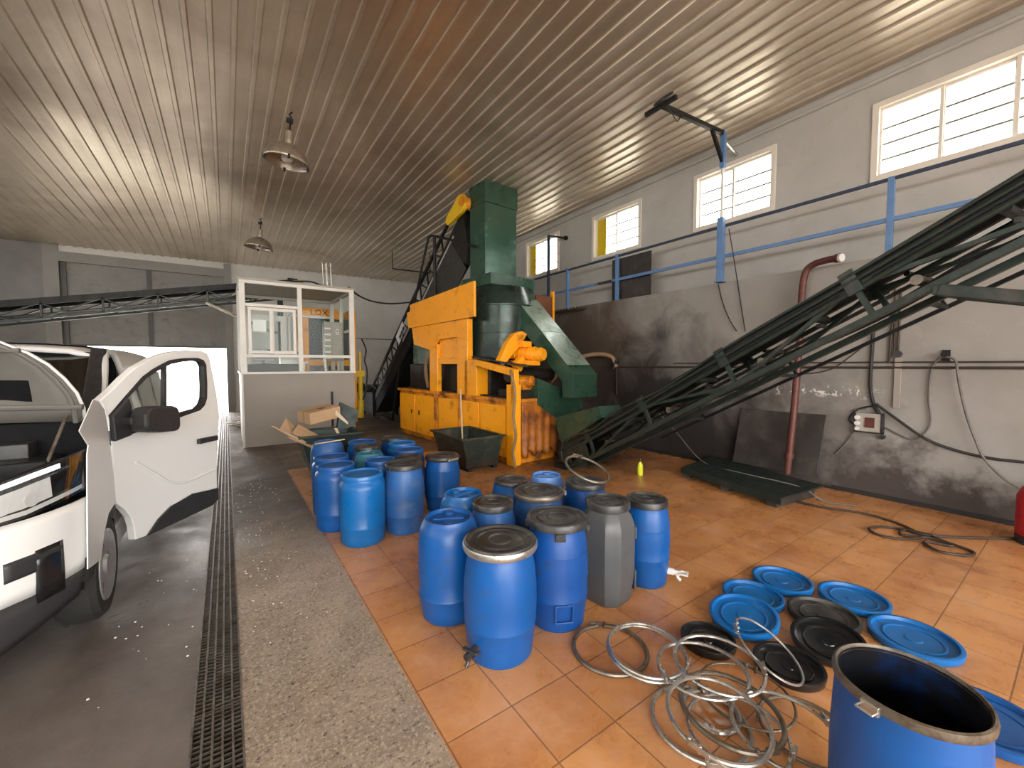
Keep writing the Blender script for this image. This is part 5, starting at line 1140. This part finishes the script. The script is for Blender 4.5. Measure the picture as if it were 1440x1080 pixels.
wire('hanging_hose', [wp(1333, 502, 6.28), wp(1344, 508, 6.28), wp(1348, 535, 6.28), wp(1358, 580, 6.28), wp(1372, 620, 6.28), wp(1384, 645, 6.28), wp(1410, 672, 6.28), wp(1440, 690, 6.28)], .011, 'cable_grey', 'grey hose hanging from the wall peg down to the right', 'hose')
t = thing('wall_peg', 'dark metal peg on the wall carrying the looped grey hose', 'peg', wp(1331, 500, XW)); b = MB(); b.cyl((0, 0, 0), (-.10, 0, .01), .014, 10); b.cyl((-.10, 0, .01), (-.115, 0, .012), .03, 12); b.build('pin', M['black_steel'], t); b = MB(); b.box((-.02, -.03, -.06), (0, .03, .06)); b.build('plate', M['black_steel'], t, smooth=0)
t = thing('wall_socket', 'small dark socket at the end of a conduit above the level wall pipe', 'socket', wp(1263, 498, XW)); b = MB(); b.cyl((0, 0, 0), (-.05, 0, 0), .04, 14); b.build('socket_body', M['black_plastic'], t); b = MB(); b.tube([(-.015, .0, .04), (-.015, .0, .75)], .011, 8); b.tube([(-.015, .03, .03), (-.015, .05, .75)], .008, 8); b.build('conduit', M['cable_brown'], t); b = MB(); b.box((-.025, -.035, -.62), (0, .02, -.04)); b.build('wall_stain_strip', M['cabin_wall'], t, smooth=0)  # flat strip below the socket is added for a vertical wall stain
wire('wall_wire', [wp(1255, 450), wp(1252, 485), wp(1250, 510)], .012, 'cable_brown', 'short dark wire left of the wall socket ending at the level pipe')
wire('hanging_wire', [onX(1025, 322, 6.33), onX(1033, 370, 6.33), onX(1042, 430, 6.33), onX(1048, 466, 6.33)], .007, 'cable', 'thin wire hanging from the jib past the railing')
wire('hanging_wire', [onX(1010, 400, 6.33), onX(1016, 425, 6.33), onX(1026, 450, 6.33), onX(1036, 466, 6.33)], .007, 'cable', 'thin wire hanging below the jib post')
wire('wall_wire', [wp(1225, 478), wp(1200, 498), wp(1175, 516), wp(1155, 523), wp(1130, 526)], .007, 'cable_brown', 'thin wire sagging across the wall right of the red pipe')
wire('floor_wire', [(6.3, 4.6, .85), (6.1, 4.0, .5), (5.75, 3.3, .16), (5.6, 2.7, .15), (5.55, 2.0, .145), (5.62, 1.75, .02), (5.75, 1.5, .012)], .008, 'cable_grey', 'thin grey wire trailing down the wall and over the green plate')
t = thing('bent_hose', 'thick tan hose bending over beside the machine and into the wall pipe', 'hose', (6.0, 6.2, 1.1)); b = MB(); P = [V((5.3, 6.4, 1.1)), V((5.55, 6.25, 1.45)), V((5.85, 6.0, 1.72)), V((6.1, 5.75, 1.80)), V((6.24, 5.5, 1.74)), V((6.28, 5.42, 1.54))]; b.tube([p - V((6.0, 6.2, 1.1)) for p in smoothpath(P, 6)], .045, 12); b.build('hose_run', M['hose_tan'], t)
b = MB(); b.cyl((.26, -.72, .40), (.29, -.78, .58), .055, 12); b.build('hose_clamp', M['black_steel'], t)
# plate platform and leaning sheet
pf = thing('floor_platform', 'low dark green steel plate on timbers beside the right wall', 'platform', (5.6, 2.6, 0))
c4 = [onZ(u, v, .125) for u, v in ((958, 659), (1098, 703), (1158, 685))]; c4.append(V((6.30, 3.45, .125))); c4[2].x = min(c4[2].x, 6.2)
b = MB(); b.prism([p - V((5.6, 2.6, 0)) for p in c4], (0, 0, .02)); b.build('plate', M['plate_green'], pf, smooth=0)
b = MB(); b.prism([p - V((5.6, 2.6, .06)) for p in (c4[0], c4[1], c4[1] + V((.02, .02, 0)), c4[0] + V((.02, .02, 0)))], (0, 0, .06)); b.build('front_flange', M['plate_green'], pf, smooth=0)
for f_ in (.06, .5, .93):
    b = MB(); p = c4[0].lerp(c4[1], f_) - V((5.6, 2.6, .125)) + V((.06, .03, 0)); q = c4[3].lerp(c4[2], f_) - V((5.6, 2.6, .125)) - V((.1, 0, 0)); b.bar(p + V((0, 0, .055)), q + V((0, 0, .055)), .10, .11)
    b.build('timber', M['brown_sheet'], pf, smooth=0)
P = [onX(1030, 655, 6.16), onX(1146, 677, 6.16), onX(1161, 584, 6.31), onX(1043, 575, 6.31)]; P[0].z = P[1].z = .147
b = MB(); b.prism(P, (.02, 0, .003)); tag(b.build('leaning_sheet', M['brown_sheet'], smooth=0), 'dark sheet leaning on the right wall behind the red pipe', 'sheet')
# coil of cable on the floor
P = []
for (u, v) in ((1100, 700), (1150, 712), (1215, 722), (1260, 735), (1290, 748), (1310, 753), (1270, 758), (1235, 752), (1222, 743), (1245, 741), (1290, 748), (1330, 762), (1368, 776), (1360, 781), (1320, 775), (1300, 762), (1340, 768), (1310, 757), (1268, 752), (1272, 745), (1300, 752), (1360, 756), (1425, 757)):
    P.append(onZ(u, v, .012 + .004 * (len(P) % 3)))
wire('cable_coil', P, .012, 'cable_brown', 'dark cable lying in loose coils on the tiles near the right wall')
rb = thing('red_cylinder', 'red painted cylinder at the right edge beside the wall', 'cylinder', (5.86, .22, 0)); b = MB(); b.lathe([(0, .07), (.15, .07), (.16, .09), (.16, .42), (.13, .50), (.05, .54), (0, .54)], 32); b.build('shell', M['red'], rb, 50); b = MB(); b.lathe([(0, 0), (.155, 0), (.16, .07), (0, .07)], 32); b.build('foot_ring', M['black_plastic'], rb, 50)
# ceiling odds and ends
b = MB(); P0 = onY(552, 378, 12.5); b.tube([P0, onY(605, 384, 12.0)], .02, 8); b.tube([P0, V((P0.x, P0.y, ceil_z(P0.x, P0.y) - .02))], .012, 6); b.tube([onY(605, 384, 12.0), V((onY(605, 384, 12.0).x, 12.0, ceil_z(4.4, 12.0) - .02))], .012, 6); tag(b.build('ceiling_rod', M['black_steel']), 'thin dark rod hung under the ceiling left of the steep conveyor', 'rod')
b = MB(); b.tube([(2.3, YB - .03, 2.60), (6.3, YB - .03, 2.60)], .015, 8); tag(b.build('back_wall_conduit', M['cable_grey']), 'thin level conduit on the pale back wall right of the cabin', 'pipe')
# scrap by the back doorway
b = MB()
for i in range(5): a = random.random() * 3; b.box((-.3, -.03, .012 + .03 * i), (.3, .03, .040 + .03 * i), Matrix.Translation((.25, 12.6 + .05 * i, 0)) @ Matrix.Rotation(a, 4, 'Z'))
tag(b.build('scrap_laths', M['white_frame'], smooth=0), 'pile of pale laths on the floor beside the doorway', 'scrap', kind='stuff')
vs = SC.view_settings
vs.view_transform = 'Standard'; vs.look = 'None'; vs.gamma = 1; vs.exposure = EXPO; vs.use_curve_mapping = False
SC.display_settings.display_device = 'sRGB'
